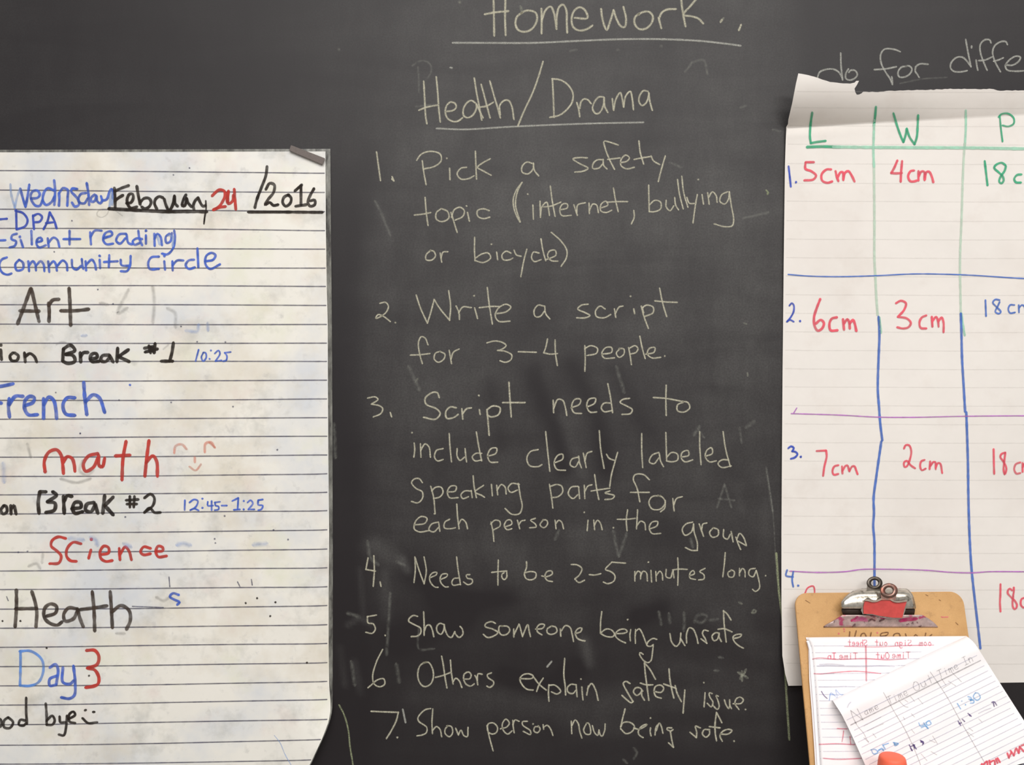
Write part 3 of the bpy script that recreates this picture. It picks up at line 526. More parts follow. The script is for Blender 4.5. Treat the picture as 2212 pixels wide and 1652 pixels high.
MK('blue marker dash|blue marker word DPA', 'I', '-20,527 45,522|105,465 108,590;100,470 150,485 180,530 165,570 108,592;215,500 222,590;215,505 250,490 275,510 260,540 222,545;285,590 310,540 325,480;325,480 355,535 370,585;300,550 348,545', 4.6, M_BLUED)
MK('blue marker dash|blue marker word silent|blue marker word reading', 'I', '-20,665 35,662|110,620 80,630 75,655 105,670 95,700 62,710;135,660 150,708;130,640;205,600 208,690;240,675 275,665 265,645 245,655 238,685 255,710 300,695;312,650 318,705;315,680 350,645 375,660 388,705;455,600 455,690;415,655 525,655|590,610 595,690;592,640 620,600 665,600;680,650 735,625 725,605 690,615 675,660 695,688 740,685;825,620 780,625 760,665 785,685 820,650;828,625 840,680 865,690;930,655 895,650 868,670 880,692 915,680;905,600 912,650 930,695;955,630 955,685;955,600;1010,620 1012,700;1010,655 1030,620 1050,640 1060,695;1110,620 1085,640 1090,680 1115,670 1125,615;1140,600 1145,650 1130,720 1095,755 1060,750', 4.8, M_BLUE)
MK('pale blue fill in the words silent reading', 'I', '1030,640 1045,690;1100,630 1130,640 1130,700;690,640 720,640', 5, M_BLUEP)
MK('blue marker word Community|blue marker word circle', 'I', '45,775 10,790 -5,830 15,875 50,888 75,880;125,790 100,820 110,860 150,850 150,810 125,790;185,800 190,865;188,830 215,800 230,820 235,860;235,830 265,800 285,820 290,865;315,800 322,870;320,830 350,800 365,820 372,862;375,830 410,795 435,815 440,860;470,790 475,840 500,855 530,830;535,785 540,830 545,850;560,800 563,860;562,825 600,790 620,815 628,855;652,790 655,845;652,765;715,760 712,840;680,805 770,800;790,790 795,825 850,830;855,765 850,830 830,865 790,865|1040,770 990,775 970,810 980,850 1040,850;1075,800 1080,855;1075,765;1128,800 1130,860;1130,825 1160,795 1200,795;1270,790 1235,795 1215,825 1235,850 1275,840;1292,715 1298,840;1345,800 1395,790 1410,760 1385,745 1350,765 1345,820 1375,850 1440,820', 4.8, M_BLUE)
MK('worn black marker word Art', 'J', '200,70 160,180 115,300;205,70 230,180 255,285;130,215 255,218;318,165 322,225 320,285;318,180 345,145 385,140;452,68 458,180 462,310;398,215 490,215 580,205', 7.2, M_BRN)
MK('black marker letters ion at the left edge', 'J', '5,470 10,535;5,440;85,490 65,510 75,540 110,540 120,510 95,490;160,490 165,550;165,515 195,495 225,515 240,550', 6, M_BLK)
MK('black marker word Break', 'J', '415,465 410,545;415,465 460,440 490,475 430,500;430,500 480,510 490,545 445,560 410,545;525,490 528,550;528,515 545,490 575,488;590,530 635,520 630,495 600,500 590,530 605,548 650,545;715,505 670,510 660,540 690,548 715,525;718,510 740,550;770,460 765,548;840,470 775,515;775,515 845,548', 7, M_BLK)
MK(None, 'J', '370,435 400,420 440,430 460,465;1070,465 1100,440', 5, M_GREY, 'marker_stroke')
MK('black marker number sign|black marker figure 1', 'J', '945,460 1000,450;950,485 1030,465;975,445 985,490;1015,430 1008,490;990,455 1000,480|1135,425 1125,490 1110,545;1055,545 1130,545', 6.5, M_BLK)
MK('small blue figures 10:25', 'J', '1300,470 1280,545;1330,490 1318,520 1330,545 1350,520 1345,490 1330,488;1380,475;1372,530;1405,495 1430,475 1440,495 1410,545;1410,545 1450,540;1470,490 1510,485;1470,490 1485,510 1480,540 1460,545', 3.4, M_BLUE)
MK('blue marker word French cut by the left edge', 'J', '-30,715 30,705 85,693;-10,815 8,820;60,790 55,850 62,910;60,830 100,775 150,775;165,835 215,815 225,785 195,775 165,800 160,850 185,895 245,895;285,790 285,920;285,830 320,780 350,800 365,860 370,920;490,785 440,785 412,830 430,890 490,900;548,685 555,790 568,895;560,810 610,765 650,785 685,880', 7.2, M_BLUE)
MK('small blue tick above the word French', 'J', '850,700', 4, M_BLUE, 'ink_spot')
MK('red marker word math', 'K', '295,270 290,200 320,140 370,125 400,160 410,220 415,280;412,210 440,170 470,180 485,220 490,265;640,150 580,165 545,220 560,265 610,240 640,180;645,160 650,230 670,235 685,180;825,70 805,180 798,322;755,165 850,160;975,65 960,180 948,298;955,210 1000,165 1025,200 1030,298', 6.8, M_RED)
MK('faded red smiley beside the word math', 'K', '1140,145 1150,100 1190,90 1220,120;1340,140 1345,85 1380,75 1405,110;1275,175 1275,205', 5.5, M_REDP, 'faded_drawing')
MK(None, 'K', '1240,235 1280,260 1315,220;1370,78 1405,108', 4.5, M_REDP, 'faded_drawing')
MK('black marker letters on at the left edge', 'K', '25,490 5,520 20,545 45,530 40,495 25,490;70,490 72,545;72,515 90,490 105,545', 6.4, M_BLK)
MK('black marker word Break above Science', 'K', '260,400 250,470 255,540;262,400 300,400;345,400 370,420 310,465;310,465 360,475 355,520 300,535;415,430 420,540;420,460 440,425 470,430;470,510 530,500 525,470 490,470 475,510 490,540 540,530;615,470 570,480 560,520 595,530 620,490;622,480 640,540;685,425 672,540;740,435 685,490;685,490 740,550', 7.4, M_BLK)
MK('black marker number sign|black marker figure 2', 'K', '850,430 850,500;880,430 875,500;825,455 905,450;830,480 895,480|945,440 985,415 1010,440 1000,490 945,535;945,535 980,505 1010,535 1050,535', 5.6, M_BLK)
MK('small blue figures 12:45|small blue figures 1:25', 'K', '1210,455 1208,520;1240,470 1270,450 1295,460 1280,500 1245,520;1245,520 1270,510 1300,522;1325,445;1325,505;1360,465 1360,490 1395,490;1385,460 1385,520;1405,470 1440,465;1408,470 1410,490 1430,495 1430,515 1405,520|1450,490 1485,490;1520,460 1560,440;1560,440 1555,515;1530,518 1570,515;1595,460;1595,515;1620,470 1640,455 1655,475 1625,515;1625,515 1665,515;1720,450 1690,455;1690,455 1690,485 1720,490 1710,515 1690,520', 3.6, M_BLUE)
MK('red marker word Science', 'K', '430,705 380,695 340,720 335,755 370,785 400,820 385,865 325,870;530,740 480,730 440,770 435,820 460,850 500,855;595,780 580,835;597,710;665,810 710,800 710,765 680,755 655,790 660,835 690,855 735,850;780,770 785,845;785,810 820,760 845,790 860,845;985,770 940,760 920,795 940,812 985,805;1020,790 1065,785 1065,765 1035,755 1020,790 1035,825 1090,820', 5.8, M_RED)
MK('worn black marker word Heath', 'L', '100,125 100,240 92,350;195,135 215,200 225,260 220,350;95,240 225,238;285,285 340,265 345,225 310,210 275,235 270,290 300,325 350,340 380,320;470,240 420,235 390,275 400,315 450,300 475,250;475,240 490,300 510,350;565,135 575,240 580,375;490,245 570,235 655,222;675,135 682,240 688,355;685,260 740,220 790,250 798,310 775,365', 7, M_BRN)
MK('small blue letter s', 'L', '1095,155 1060,145 1040,165 1070,185 1100,200 1085,215', 5, M_BLUE)
MK('light blue marker letter D of Day', 'L', '125,500 125,600 122,710;120,500 190,500 255,550 265,620 235,690 180,712 122,710', 5.2, M_BLUEL)
MK('blue marker letters ay of Day', 'L', '305,600 340,580 355,610 345,700;350,650 305,670 305,710 345,705;385,600 385,690 430,700 450,680;450,590 460,690 455,770 425,790 375,783', 5.8, M_BLUE)
MK('red marker figure 3', 'L', '530,495 580,495 605,530 595,580 535,603;535,603 580,615 605,660 600,700 570,715 525,722', 6.6, M_RED)
MK('black marker letters ood|black marker word bye', 'L', '-20,910 5,920 5,960 -20,965;50,905 25,925 25,965 60,970 80,935 50,905;155,925 125,920 115,950 145,955 160,940;160,785 160,870 165,945|280,820 285,890 285,950;285,925 320,895 335,925 320,950 285,950;365,900 370,935 400,935;410,895 405,960 390,1015 360,1010;420,915 460,890 450,870 425,885 425,930 460,940', 5.2, M_BLK)
MK('black marker smiley after good bye', 'L', '520,862 526,860;570,872 578,872;505,910 540,940 595,935', 5, M_BLK, 'marker_drawing')
MK(None, 'L', '1680,1015 1715,1060 1745,1130 1785,1200', 1.6, M_BLUEP, 'pen_scribble')
MK(None, 'L', '1035,45 1040,105;1455,75 1470,105;1540,60 1545,95;40,165 50,190;810,225 1000,232', 2.5, M_SPOT, 'pen_scribble')
MK(None, 'L', '1505,205;1575,175;1687,200;1655,285;15,315;125,315;545,650;285,480;1880,570', 3.5, M_BLK, 'ink_spot')
MK(None, 'J', '740,170;1120,815;1475,420;1290,418;525,1018;780,800;1525,842;365,750;1185,318', 3.2, M_SPOT, 'ink_spot')
MK(None, 'K', '525,18;1815,125;1410,735;1405,708;1885,712;180,790;820,565;1470,558;120,795;1790,650', 3.4, M_SPOT, 'ink_spot')
MK(None, 'I', '355,738;1135,235;470,535;1240,190;640,985', 3, M_SPOT, 'ink_spot')
MK(None, 'J', '1000,60 1010,170 1000,290;1100,200 1145,230 1148,320;840,80 770,230 830,200;660,165 700,175', 9, M_GREY, 'erased_word')
MK(None, 'J', '1220,345 1290,350 1300,310;1360,300 1360,340;540,378 560,378', 9, M_BLUEG, 'erased_word')
MK(None, 'K', '600,700 630,720 635,745;460,705 540,715;815,740 850,760;1165,745 1200,740 1240,750;1665,745 1740,740;20,220 25,330', 12, M_BLUEG, 'erased_word')
MK(None, 'K', '540,200 520,260 570,290 610,260;400,315 500,340 590,315;180,90 200,170;280,810 275,860;190,885 240,870 260,900', 8, M_GREY, 'erased_word')
MK(None, 'L', '715,390 760,392;960,170 1000,190 1030,175', 8, M_GREY, 'erased_word')

# magnet strip over the corner of the chart
mag = empty('magnet_strip', pt(662, 334, 0.004), 'dark brown magnetic strip pinning the top right corner of the schedule chart', 'magnet')
bm = bmesh.new()
c_ = [(628.6, 313.3), (702.5, 342), (697, 356), (624.6, 325.3)]
lo = [bm.verts.new(pt(x, y, 0.0038 if i in (1, 2) else 0.0042)) for i, (x, y) in enumerate(c_)]
hi = [bm.verts.new(pt(x, y, 0.0068 if i in (1, 2) else 0.0070)) for i, (x, y) in enumerate(c_)]
bm.faces.new(lo); bm.faces.new(hi[::-1])
for i in range(4): bm.faces.new((lo[i], lo[(i+1) % 4], hi[(i+1) % 4], hi[i]))
bmesh.ops.bevel(bm, geom=bm.edges[:], offset=0.0004, segments=2, affect='EDGES')
bm_obj('magnet_bar', bm, simple('magnet_rubber', (104, 94, 90), 0.55, 0, 0.12, 300), mag)

# ------------------------------------------------------------------ right chart paper
def hR(x, y):
    h = 0.0026 + 0.0009 * math.sin(x / 140 + y / 170) + 0.0006 * math.sin(y / 66 + x / 300)
    ycr = 276 - (x - 1700) * 0.055
    d = max(0.0, (ycr - y) / 115)
    A = 0.040 - 0.021 * ss((x - 1720) / 420)
    h += A * (1 - (1 - min(1, d)) ** 2) if d < 1 else A
    h += 0.0012 * math.exp(-((y - ycr - 16) / 10) ** 2) * ss((1900 - x) / 200)
    h += 0.010 * ss((1770 - x) / 90) * ss((y - 1330) / 180)
    return h
tchart = empty('table_chart', pt(1990, 900, 0), 'torn cream chart paper with a hand-drawn table of L, W and P in centimetres', 'chart')
LEFT = [(158, 1724.5), (180, 1719.5), (224, 1711), (258, 1703), (268, 1702), (274, 1698.5), (312, 1697), (360, 1695.5), (560, 1693), (800, 1690.5), (1000, 1689), (1150, 1688), (1300, 1688), (1416, 1690), (1455, 1696), (1481, 1703)]
topc = parse('C', '185,410 250,420 330,440 400,465 470,487 560,497 650,502 690,492 706,475 730,476 712,512 690,545 697,580 710,600 730,600 752,590 768,575 900,577 1000,568 1200,560 1400,555 1600,548 1900,550 1940,550 1975,562 2212,565 2600,568 3200,560 4130,572')[0]
outline = []
rng = random.Random(7)
for a, b in zip(topc, topc[1:]):
    n = max(1, int(math.dist(a, b) / 6))
    for i in range(n):
        x, y = a[0] + (b[0]-a[0]) * i / n, a[1] + (b[1]-a[1]) * i / n
        outline.append((x, y + (rng.uniform(-0.9, 0.9) if x > 1865 else rng.uniform(-0.3, 0.3))))
outline.append(topc[-1])
for i in range(1, 60): outline.append((2674, 198 + (1467 - 198) * i / 60))
outline += [(2674 - (2674 - 1703) * i / 70, 1467 + (1481 - 1467) * i / 70) for i in range(70)]
ll = []
for (y0, x0), (y1, x1) in zip(LEFT[::-1], LEFT[::-1][1:]):
    n = max(1, int(abs(y1 - y0) / 15))
    for i in range(n): ll.append((x0 + (x1-x0) * i / n, y0 + (y1-y0) * i / n))
outline += ll
# planar triangulated sheet: outline + interior grid points (delaunay), then bent by hR
from mathutils.geometry import delaunay_2d_cdt
nO = len(outline)
pts = [Vector(p) for p in outline]
for gx in np.arange(1702, 2670, 9):
    for off in (-22, -16, -11, -7, -3.5, 0, 3, 7, 12, 17, 22, 28): pts.append(Vector((gx, 276 - (gx - 1700) * 0.055 + off)))
for gy in list(np.arange(170, 300, 5.5)) + list(np.arange(302, 1480, 11)):
    for gx in (np.arange(1700, 2230, 14).tolist() + np.arange(2235, 2670, 40).tolist()):
        if gy < 300 and abs(gy - 276 + (gx - 1700) * 0.055) > 27 or gy > 300 and (gx < 2240 or int(gy) % 2 == 0): pts.append(Vector((gx + (gy % 3), gy)))
pts = pts[:nO] + [p for p in pts[nO:] if p.y < 1476]
vs, es, fs, _, _, _ = delaunay_2d_cdt(pts, [(i, (i + 1) % nO) for i in range(nO)], [list(range(nO))], 1, 0.01)
mesh('paper', [pt(v.x, v.y, hR(v.x, v.y)) for v in vs], [tuple(f) for f in fs], M_RPAPER, tchart, smooth=True)
def RK(label, crop, s, width, mat, name='marker_word'):
    multi(lambda q, l: strokes(name, q, width * 1.14, mat, hR, tchart, l, lift=0.0006), crop, s, label)
for y in [197, 232, 271, 311, 353, 395, 434, 476, 516, 556, 596, 636, 676, 716, 756, 796, 835, 875, 915, 955, 995, 1035, 1075, 1114, 1154, 1193, 1233, 1272, 1313, 1353, 1392, 1432]:
    x0 = interp(LEFT, y) + 6
    strokes('ruled_line', [[(x0, y), (x0 + 60, y + 0.8), (1900, y + 1), (2050, y + 2), (2230, y + 2), (2668, y + 3)]], 3.0, M_RULEF, hR, tchart, lift=0.00022, step=12)
RK('green marker column heading L', 'C', '310,762 295,870 290,980 298,1035;298,1035 350,1025 430,1015', 5, M_GRN)
RK('green marker column heading W', 'C', '1040,768 1070,870 1105,970 1130,1025;1130,1025 1150,960 1160,905;1160,905 1185,980 1230,1045;1230,1045 1250,980 1258,870 1262,785', 4.8, M_GRN)
RK('green marker column heading P', 'C', '1995,790 2005,900 2020,1020;1985,800 2010,775 2070,770 2120,810 2120,860 2070,885 2020,875', 3.8, M_GRN)
RK('green heading line, dark end', 'C', '265,1070 400,1066 560,1070', 6, M_GRN, 'table_line')
RK('green heading line, light stretch', 'C', '500,1069 800,1072 1300,1075 1800,1078 2212,1085 2700,1088 3700,1100', 6.4, M_GRNL, 'table_line')
RK('first green column line, dark top', 'C', '883,710 875,800 864,880', 5, M_GRN, 'table_line')
RK('first green column line, pale below', 'C', '868,830 862,1000 860,1100 865,1247', 5, M_GRNL, 'table_line')
RK('first column line, faded part', '0', '1888,355 1889,480 1889,560 1891,596 1893,640 1896,680', 5.5, M_GRNP, 'table_line')
RK('second green column line', 'C', '1690,742 1690,900 1680,1080', 4.6, M_GRNL, 'table_line')
RK('second column line, faded part', '0', '2084,310 2081,360 2077,480 2074,560 2075,640 2076,690', 5, M_GRNP, 'table_line')
RK(None, 'M', '1490,440 1505,550 1517,615;825,470 838,595', 5, M_GRNL, 'marker_stroke')
RK('blue row number 1', 'N', '98,162 108,250 118,345;165,305', 4.2, M_BLUED)
RK('pink red measurement 5cm', 'N', '325,125 252,125;250,128 250,185 300,205 345,245 320,280 240,288;480,190 440,190 395,235 400,290 445,310 490,298;520,205 530,250 545,295;540,260 565,215 585,215 590,285;590,280 605,220 635,205 665,245 690,298', 5, M_PINK)
RK('pink red measurement 4cm', 'N', '1075,110 1045,180 1020,222;1020,222 1060,225 1115,222;1118,115 1110,200 1105,300;1225,200 1195,205 1172,250 1190,295 1225,298 1250,290;1265,205 1265,290;1268,250 1290,210 1315,210 1320,285;1322,280 1335,215 1360,210 1385,255 1398,305', 5, M_PINK)
RK('green measurement 18 c cut by the frame', 'N', '1860,115 1872,220 1885,332;2045,150 2010,130 1960,150 1945,175 1985,215 2020,250 2030,290 2010,315 1990,300 2000,260 2040,200 2050,160;2190,235 2150,240 2125,275 2140,305 2185,308', 4.6, M_GRN)
RK('thin blue row line', 'M', '85,122 250,135 500,140 800,132 1100,118 1350,120 1600,130 2000,155 2500,165 3600,170', 2.7, M_LINEB, 'table_line')
RK('blue row number 2', 'M', '95,375 115,355 130,370 130,420 105,470 75,505;75,505 100,490 130,505;182,500', 3.8, M_BLUED)
RK('pink red measurement 6cm', 'M', '345,322 315,400 295,470 300,540 325,578 360,560 375,515 350,490 310,520;480,470 440,480 420,520 430,575 485,575;530,485 538,570;538,520 565,485 580,510 585,560;585,520 610,490 625,520 638,580', 5.4, M_PINK)
RK('pink red measurement 3cm', 'M', '960,355 1000,335 1040,355 1025,410 975,465;975,465 1050,480 1080,515 1060,550 1015,560 970,550;1205,455 1170,470 1150,510 1160,555 1205,560;1250,465 1255,545;1255,500 1285,465 1300,495 1305,545;1305,500 1330,470 1345,510 1345,590', 4.8, M_PINK)
RK('blue measurement 18 cm cut by the frame', 'M', '1685,330 1690,460;1800,330 1765,325 1745,350 1775,385 1810,425 1795,440 1765,425 1785,380 1800,345;1920,370 1885,370 1870,405 1885,435 1925,430;1955,370 1957,430;1957,395 1980,370 2000,380 2010,430;2012,400 2035,375 2050,400 2055,432', 3.6, M_LINEB)
RK('first thick blue column line', '0', '1898,684 1899.8,720 1898,773 1896.3,840 1899,880 1901.6,914 1906,951;1904,953 1893,1030 1887.3,1075 1888,1108 1886.4,1135 1888.8,1168 1889.2,1262 1890,1300', 5.2, M_LINEB, 'table_line')
RK('second thick blue column line', '0', '2075.6,677 2077,720 2078.3,773 2082.2,840 2085,889;2087.5,890 2089,933 2091,1000 2092,1072 2094,1144 2097,1204 2100,1241 2106,1296 2113,1356 2118,1400', 5.2, M_LINEB, 'table_line')
RK('upper purple row line', 'M', '155,1205 130,1245;110,1250 500,1262 800,1278 1100,1280 1500,1272 1997,1268 3600,1275', 2.6, M_PUR, 'table_line')
RK('blue row number 3', 'O', '95,158 120,140 145,155 130,185;130,185 160,190 178,210 155,240 118,252;208,235', 4.2, M_BLUED)
RK('pink red measurement 7cm', 'O', '350,182 435,178;435,178 440,230 420,320 408,405;545,310 510,320 492,365 505,395 545,388;578,320 582,385;582,360 610,315 625,310 645,365;645,360 670,320 690,320 705,355 718,390', 4.4, M_PINK)
RK('pink red measurement 2cm', 'O', '1135,160 1150,130 1180,130 1200,180 1190,250 1160,320 1140,325 1135,285 1160,270 1195,310 1235,338;1320,262 1290,275 1280,320 1295,355 1330,340;1370,275 1365,345;1370,320 1400,280 1415,280 1420,345;1420,330 1440,290 1460,295 1478,380', 4.2, M_PINK)
RK('pink red measurement 18 c on the third row', 'O', '1940,165 1942,280 1945,388;2045,195 2010,210 2000,235 2030,280 2055,340 2040,392 2030,350 2035,280 2045,200;2180,285 2140,300 2125,345 2145,385 2180,380;2200,290 2200,370;2200,330 2225,290 2240,300 2245,370', 4.2, M_PINK)
RK('lower purple row line', 'P', '110,970 350,982 600,975 750,955 1000,953 1350,963 1550,980 1750,985 1900,975 2212,975 3800,985', 2.8, M_PUR, 'table_line')
RK('blue row number 4', 'P', '85,960 75,1010 138,1022;140,975 130,1050 140,1110;185,1100', 3.8, M_LINEB)
RK('pink red figure showing above the clipboard', 'P', '245,1170 270,1120 320,1105 332,1165 320,1230', 3.2, M_PINK)
RK(None, 'P', '1098,1130 1108,1150', 4, M_PINK, 'marker_stroke')
RK('pink red measurement 18 c beside the clipboard', 'Q', '1035,400 1030,700 1020,900 1035,1150;1400,490 1400,600 1380,720;1350,570 1290,520 1240,570 1235,650 1330,760 1430,860 1485,960 1470,1050 1420,1085 1375,1020 1365,880 1385,740;1700,770 1620,800 1590,880 1600,980 1660,1040 1710,1030', 4.2, M_PINK)

# ------------------------------------------------------------------ clipboard
TL = math.tan(math.radians(15.5)); HT = 0.016
ZTOP = pt(1898, 1279, HT)[2]
def hC(x, y, d=0.0):          # face of the leaning clipboard, d in front of it
    a = (y - 826) * S
    return (HT + d + TL * (ZTOP - ZC + a)) / (1 + TL * a / D)
def P(x, y, d): return pt(x, y, hC(x, y, d))
clip = empty('clipboard', P(1898, 1279, 0), 'brown hardboard clipboard leaning out over the lower part of the table chart', 'clipboard')
def board_mat():
    m, t, b = nt('hardboard')
    n = noise_n(t, 8, 5, 0.7); g = noise_n(t, 900, 2, 0.6); d = noise_n(t, 55, 5, 0.75)
    c = mixc(t, ramp(t, n, 0.3, 0.7), sl((196, 150, 94)), sl((222, 176, 118)))
    c = mixc(t, ramp(t, g, 0.3, 0.7, 0, 0.25), c, sl((170, 122, 72)))
    c = mixc(t, ramp(t, d, 0.56, 0.74, 0, 0.5), c, sl((128, 92, 58)))
    t.links.new(c, b.inputs['Base Color']); b.inputs['Roughness'].default_value = 0.55
    return m
M_HARD = board_mat()
# true rectangle in the board's own plane
ex = Vector((1, 0, 0)); ey = Vector((0, -math.sin(math.radians(15.5)), -math.cos(math.radians(15.5)))); ez = Vector((0, -math.cos(math.radians(15.5)), math.sin(math.radians(15.5))))
rz = math.radians(-0.5); ex2 = ex * math.cos(rz) - ey * math.sin(-rz) * -1; ex2 = (ex + ey * math.tan(rz)).normalized(); ey2 = (ey - ex * math.tan(rz)).normalized()
O_ = Vector(P(1897.5, 1279, 0)); W2, HH, R_ = 0.1112, 0.302, 0.017
prof = []
for (cx, cy, a0) in ((W2 - R_, R_, -90), (W2 - R_, HH - R_, 0), (-W2 + R_, HH - R_, 90), (-W2 + R_, R_, 180)):
    for i in range(9):
        a = math.radians(a0 + 90 * i / 8); prof.append((cx + R_ * math.cos(a), cy + R_ * math.sin(a)))
bm = bmesh.new()
fr = [bm.verts.new(O_ + ex2 * x + ey2 * y) for x, y in prof]
bk = [bm.verts.new(O_ + ex2 * x + ey2 * y - ez * 0.003) for x, y in prof]
bm.faces.new(fr); bm.faces.new(bk[::-1])
for i in range(len(prof)): j = (i + 1) % len(prof); bm.faces.new((fr[i], bk[i], bk[j], fr[j]))
bmesh.ops.recalc_face_normals(bm, faces=bm.faces)
bmesh.ops.bevel(bm, geom=[e for e in bm.edges if all(v in fr for v in e.verts)], offset=0.0006, segments=2, affect='EDGES')
bm_obj('backing_board', bm, M_HARD, clip)

def steel(name, base, rough, stains=(), metal=0.9):
    m, t, b = nt(name)
    c = mixc(t, ramp(t, noise_n(t, 90, 5, 0.7), 0.35, 0.7), sl(base), sl(tuple(v * 0.72 for v in base)))
    for sc, lo, hi, col, k, off in stains:
        tc = N(t, 'ShaderNodeTexCoord'); mp = N(t, 'ShaderNodeMapping'); mp.inputs['Location'].default_value = (off, 0, 0)
        t.links.new(tc.outputs['Object'], mp.inputs[0])
        nn = N(t, 'ShaderNodeTexNoise'); nn.inputs['Scale'].default_value = sc; nn.inputs['Detail'].default_value = 4
        t.links.new(mp.outputs[0], nn.inputs['Vector'])
        c = mixc(t, ramp(t, nn.outputs[0], lo, hi, 0, k), c, sl(col))
    t.links.new(c, b.inputs['Base Color']); b.inputs['Metallic'].default_value = metal; b.inputs['Roughness'].default_value = rough
    return m
M_ST = steel('clip_steel', (222, 214, 200), 0.22, [(110, 0.56, 0.64, (110, 102, 88), 0.8, 0.3)], 0.75)
M_STP = steel('stained_steel', (216, 190, 186), 0.4, [(45, 0.56, 0.60, (190, 50, 110), 0.85, 1.3), (120, 0.6, 0.66, (84, 44, 52), 0.8, 2.3), (40, 0.58, 0.64, (180, 100, 102), 0.6, 4.1)], 0.3)
M_STD = steel('painted_shade_steel', (78, 64, 56), 0.5, (), 0.3)  # steel darkened so its colour carries the shade below the barrel
M_RINGD = steel('dark_ring_steel', (104, 96, 88), 0.35)
M_RINGR = steel('reddish_ring_steel', (146, 116, 106), 0.35, [(160, 0.5, 0.6, (190, 110, 90), 0.5, 0)])
M_TAPE = simple('red_tape', (200, 72, 68), 0.6, 0, 0.12, 120)
def loft(name, rows, mat, parent, nseg=10, thick=0.0012, arch=None, label=None):
    """rows: (y, d, x0, x1) across the clip; arch lowers the ends"""
    V, F = [], []
    for (y, d, x0, x1) in rows:
        for i in range(nseg + 1):
            u = i / nseg; x = x0 + (x1 - x0) * u
            V.append(P(x, y, d * (arch(u) if arch else 1)))
    for j in range(len(rows) - 1):
        for i in range(nseg):
            a = j * (nseg + 1) + i; F.append((a, a + nseg + 1, a + nseg + 2, a + 1))
    o = mesh(name, V, F, mat, parent, smooth=True, label=label)
    s = o.modifiers.new('s', 'SOLIDIFY'); s.thickness = thick; s.offset = 0
    return o
cl = bpy.data.objects.new('clip', None); cl.location = Vector(P(1900, 1315, 0)) - clip.location; cl.parent = clip; COL.objects.link(cl)
loft('jaw_plate', [(1354, .0008, 1779, 2026), (1352, .002, 1781, 2025), (1349, .004, 1785, 2022), (1343, .0055, 1796, 2016), (1336, .008, 1808, 2006), (1331.5, .0115, 1815, 1998), (1328, .0125, 1820, 1992)], M_STP, cl, 16)
loft('barrel_shade', [(1329, .004, 1822, 1974), (1325, .009, 1820, 1975), (1319, .0105, 1818, 1976), (1314, .0105, 1818, 1976)], M_STD, cl, 8)  # dark piece standing in for the shadow under the barrel plate
loft('barrel_plate', [(1271.5, .003, 1862, 1958), (1273, .008, 1860, 1960), (1275, .012, 1850, 1963), (1277, .0145, 1842, 1965), (1279.5, .0162, 1839, 1967), (1283, .0175, 1833, 1970), (1290, .0185, 1825, 1973), (1300, .019, 1817.5, 1975.5), (1309, .019, 1816, 1977.5), (1312.5, .0182, 1816.5, 1978), (1314, .0165, 1818, 1977)],
     M_ST, cl, 20, 0.0012, lambda u: 1 - 0.2 * abs(2 * u - 1) ** 10)
def plate(name, poly, d0, d1, y0, y1, mat, parent, thick=0.0009):
    bm = bmesh.new()
    dd = lambda y: d0 + (d1 - d0) * (y - y0) / (y1 - y0)
    a = [bm.verts.new(P(x, y, dd(y))) for x, y in poly]; b = [bm.verts.new(P(x, y, dd(y) - thick)) for x, y in poly]
    bm.faces.new(a); bm.faces.new(b[::-1])
    for i in range(len(poly)): j = (i + 1) % len(poly); bm.faces.new((a[i], b[i], b[j], a[j]))
    return bm_obj(name, bm, mat, parent)
plate('lever_plate', parse('Z', '700,640 760,600 850,655 940,665 1000,600 1080,575 1250,590 1300,640 1380,600 1500,600 1600,590 1622,620 1600,760 1560,900 1530,985 1450,1060 1100,1050 860,985 640,970 600,880 650,760')[0], 0.0225, 0.0165, 1288, 1336, M_ST, cl)
plate('red_tape', parse('Z', '680,690 760,692 860,714 960,700 1050,655 1240,655 1330,705 1430,715 1595,690 1570,780 1540,880 1500,1050 1300,1045 1000,1005 850,965 660,960 655,820')[0], 0.0238, 0.0178, 1288, 1336, M_TAPE, cl, 0.0006)
strokes('rolled_edge', parse('Z', '700,660 760,665 860,690 960,680 1040,640;1250,650 1330,690 1430,700 1590,675'), 3.4, simple('worn_edge_metal', (150, 136, 124), 0.4, 0.7, 0.2, 200), lambda x, y: hC(x, y, 0.0242), cl)
def ring(name, cx, cy, rx, ry, ix, iy, d, mat, parent):
    bm = bmesh.new(); nu, nv = 36, 10; vs_ = []
    mx, my = (rx + ix) / 2, (ry + iy) / 2
    for i in range(nu):
        a = math.tau * i / nu; row = []
        base = 1.25 if math.sin(a) > 0.2 else 1.0
        for j in range(nv):
            b = math.tau * j / nv
            tx, ty = (rx - ix) / 2 * math.cos(b), (ry - iy) / 2 * math.cos(b)
            x = cx + (mx + tx) * math.cos(a); y = cy + (my + ty) * math.sin(a)
            row.append(bm.verts.new(P(x, y, d + 0.0016 * math.sin(b))))
        vs_.append(row)
    for i in range(nu):
        for j in range(nv):
            bm.faces.new((vs_[i][j], vs_[(i+1) % nu][j], vs_[(i+1) % nu][(j+1) % nv], vs_[i][(j+1) % nv]))
    return bm_obj(name, bm, mat, parent, smooth=True)
ring('hanging_ring', 1889.3, 1259, 17.3, 14.3, 7.6, 6.4, 0.010, M_RINGD, cl)['label'] = 'dark grey rear ring'
plate('ring_neck', [(1873, 1264), (1881, 1268), (1897, 1268), (1905, 1264), (1906, 1274), (1872, 1274)], 0.0102, 0.0105, 1262, 1274, M_RINGD, cl, 0.0015)
ring('hanging_ring', 1920.3, 1275.5, 19.2, 16.2, 8.2, 6.8, 0.0245, M_RINGR, cl)['label'] = 'reddish tarnished front ring'
